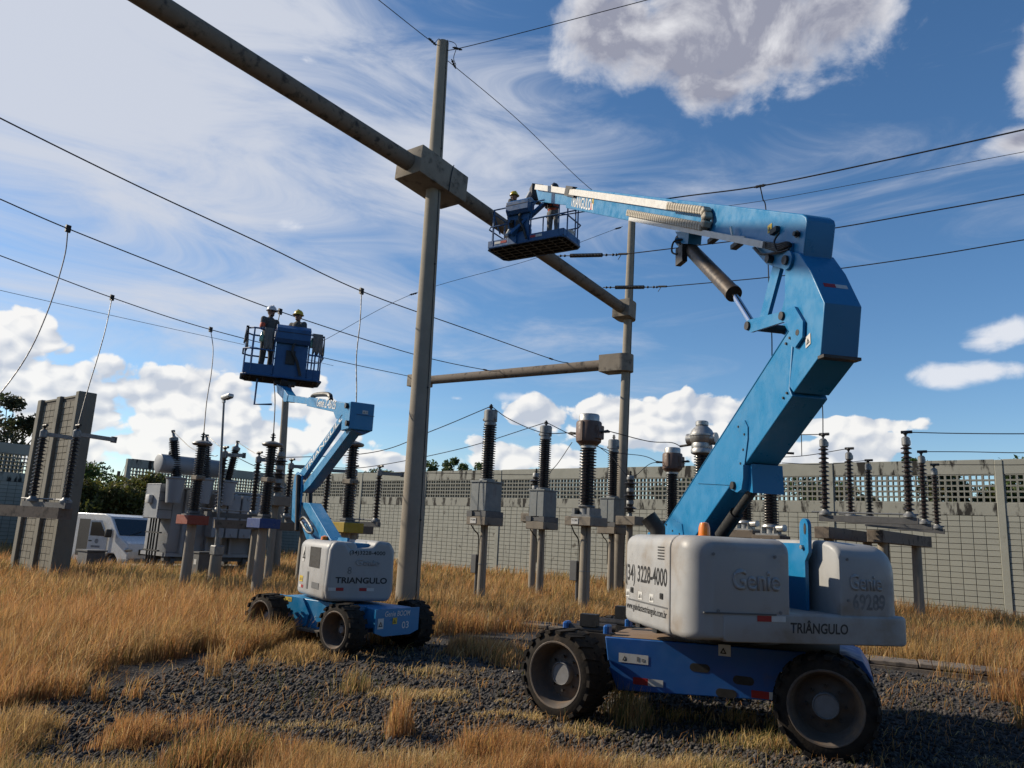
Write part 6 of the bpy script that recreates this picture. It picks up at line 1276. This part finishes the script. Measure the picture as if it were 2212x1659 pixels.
# ------------------------------------------------------------------ gravel stones and dry grass
def scatter(N, vlo, vhi, pw=1.0):
    u = rng.uniform(-350, 2560, N); v = vlo + (vhi - vlo) * rng.random(N) ** pw
    q = CF[None] + CR[None] * ((u - 1106) / FPX)[:, None] - CU[None] * ((v - 829.5) / FPX)[:, None]; ok = q[:, 2] < -.02; q = q[ok]; p = CAM + q * (-EYE / q[:, 2])[:, None]; return p[:, 0], p[:, 1]
def big_mesh(name, v, fq, ft, cols, mat, label, cat):
    me = bpy.data.meshes.new(name); nv = len(v); me.vertices.add(nv); me.vertices.foreach_set('co', v.astype(np.float32).ravel())
    idx = np.concatenate([fq.ravel(), ft.ravel()]); tot = np.concatenate([np.full(len(fq), 4), np.full(len(ft), 3)]); st_ = np.concatenate([[0], np.cumsum(tot)[:-1]])
    me.loops.add(len(idx)); me.loops.foreach_set('vertex_index', idx.astype(np.int32)); me.polygons.add(len(tot)); me.polygons.foreach_set('loop_start', st_.astype(np.int32)); me.polygons.foreach_set('loop_total', tot.astype(np.int32)); me.update()
    a = me.color_attributes.new('tint', 'FLOAT_COLOR', 'POINT'); cc = np.ones((nv, 4), np.float32); cc[:, :3] = cols; a.data.foreach_set('color', cc.ravel()); me.materials.append(mat)
    ob = bpy.data.objects.new(name, me); COL.objects.link(ob); return tag(ob, label, cat, kind='stuff')
def ghz(x, y): return np.array([hgt(a, b_) for a, b_ in zip(x, y)])
x, y = scatter(95000, 1385, 1760, .8); g = in_gravel(x, y) & (y > 2.5); x, y = x[g], y[g]; n = len(x)
r = (.007 + .03 * rng.random(n) ** 2.2) * (1 + (y - 5).clip(0) * .035); base = np.array([(1, 0, 0), (-1, 0, 0), (0, 1, 0), (0, -1, 0), (0, 0, .75), (0, 0, -.5)]); ang = rng.uniform(0, 2 * pi, n)
jit = rng.uniform(.55, 1.35, (n, 6, 1)); bv = base[None] * jit; c_, s_ = np.cos(ang)[:, None], np.sin(ang)[:, None]; bx_ = bv[:, :, 0] * c_ - bv[:, :, 1] * s_; by_ = bv[:, :, 0] * s_ + bv[:, :, 1] * c_
v = np.stack([bx_ * r[:, None] + x[:, None], by_ * r[:, None] + y[:, None], bv[:, :, 2] * r[:, None] + (ghz(x, y) + r * .25)[:, None]], 2).reshape(-1, 3)
tri = np.array([(0, 2, 4), (2, 1, 4), (1, 3, 4), (3, 0, 4), (2, 0, 5), (1, 2, 5), (3, 1, 5), (0, 3, 5)]); ft = (np.arange(n) * 6)[:, None, None] + tri[None]
tone = rng.uniform(.016, .075, n)[:, None] * np.array([[1.10, .97, .88]]); tone = np.where(rng.random((n, 1)) < .05, tone * 1.8, tone)
big_mesh('gravel', v, np.zeros((0, 4), int), ft.reshape(-1, 3), np.repeat(tone, 6, 0), STONE, 'loose dark crushed stone covering the yard in front', 'gravel')
def grass(N, vlo, vhi, name, label, wscale=1.0):
    x, y = scatter(N, vlo, vhi, 1.0); de, hh, fl, co = grass_field(x, y); clump = noise2(x, y, 5.0, 21) * .6 + noise2(x, y, 13., 22) * .4
    wallside = (x - WP[0]) * E2[0] + (y - WP[1]) * E2[1]
    k = (rng.random(len(x)) < de * np.clip(clump * 1.9 - .25, .12, 1)) & (wallside < -.05) & (y < 60) & ~((np.abs((x - TA[0]) * -td[1] + (y - TA[1]) * td[0] - .3) < .55) & (rng.random(len(x)) < .85) & (x > -1.5))
    x, y, hh, fl, co = x[k], y[k], hh[k], fl[k], co[k]; n = len(x); z = ghz(x, y)
    # keep blades out of the tyre tracks under the machines and off the trench slabs
    hh = np.where(y < 11, hh * (.55 + .45 * ((y - 5) / 6).clip(0, 1)), hh); H = hh * rng.uniform(.3, 1.25, n) * (.75 + .5 * noise2(x, y, 3.1, 41)); a = rng.uniform(0, 2 * pi, n); lean = ((fl + .12) * rng.uniform(.3, 1.8, n)).clip(0, 1.45); dx = np.cos(a) * .75 + .35; dy = np.sin(a) * .75
    w = (.0007 + .00034 * y) * wscale * rng.uniform(.7, 1.5, n); wa = rng.uniform(0, pi, n); wx, wy = np.cos(wa) * w, np.sin(wa) * w * .6
    def lvl(t_, ww): 
        b2 = lean * t_ ; return np.stack([x + dx * np.sin(b2) * H * t_ + wx * ww, y + dy * np.sin(b2) * H * t_ + wy * ww, z + np.cos(b2 * .95) * H * t_], 1)
    v = np.stack([lvl(0, -1), lvl(0, 1), lvl(.55, -.9), lvl(.55, .9), lvl(1, 0)], 1).reshape(-1, 3); o = np.arange(n) * 5
    fq = np.stack([o, o + 1, o + 3, o + 2], 1); ft = np.stack([o + 2, o + 3, o + 4], 1)
    pal = np.array([[.45, .295, .12], [.47, .25, .095], [.60, .44, .20]]); mixi = np.where(rng.random(n) < .3, rng.integers(0, 3, n), co.astype(int)); c = pal[mixi]; c = c * rng.uniform(.6, 1.35, (n, 1)); c[:, 2] *= rng.uniform(.8, 1.3, n)
    gr = rng.random(n) < np.where(noise2(x, y, .5, 31) > .68, .3, .03); c[gr] = np.array([.13, .135, .045]) * rng.uniform(.7, 1.3, (gr.sum(), 1))
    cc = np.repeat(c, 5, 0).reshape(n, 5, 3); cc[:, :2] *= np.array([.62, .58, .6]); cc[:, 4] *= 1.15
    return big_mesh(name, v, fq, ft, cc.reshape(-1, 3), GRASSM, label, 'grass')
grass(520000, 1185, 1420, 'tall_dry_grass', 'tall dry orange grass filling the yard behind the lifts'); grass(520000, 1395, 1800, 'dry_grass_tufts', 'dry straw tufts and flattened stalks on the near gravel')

# ------------------------------------------------------------------ unseen wood, added to block skylight from behind the camera
wm = MB(); na, nh = 90, 14; wr = random.Random(3); vs = []
for i in range(na):
    a = math.radians(108 + 144 * i / (na - 1))
    for j in range(nh):
        q = j / (nh - 1); h_ = (11 + 3.5 * noise.noise(Vector((a * 5, 1, 0))) + 2 * noise.noise(Vector((a * 14, 2, 0)))) * q; rr = 19 + 5 * q * q + 1.8 * noise.noise(Vector((a * 9, q * 5, 3))) + .8 * noise.noise(Vector((a * 30, q * 14, 6))); vs.append((rr * math.sin(a), rr * math.cos(a), h_ - .3))
wm.add(vs, [(i * nh + j, (i + 1) * nh + j, (i + 1) * nh + j + 1, i * nh + j + 1) for i in range(na - 1) for j in range(nh - 1)])
solo('shade_woods', wm, M('shade_woods_foliage', (.035, .055, .02), .9, col2=(.06, .08, .03), ns=2.5, bump=.6, bs=3), 'unseen wood added behind the camera to darken the shaded faces', 'shade_woods', kind='stuff', ang=60)
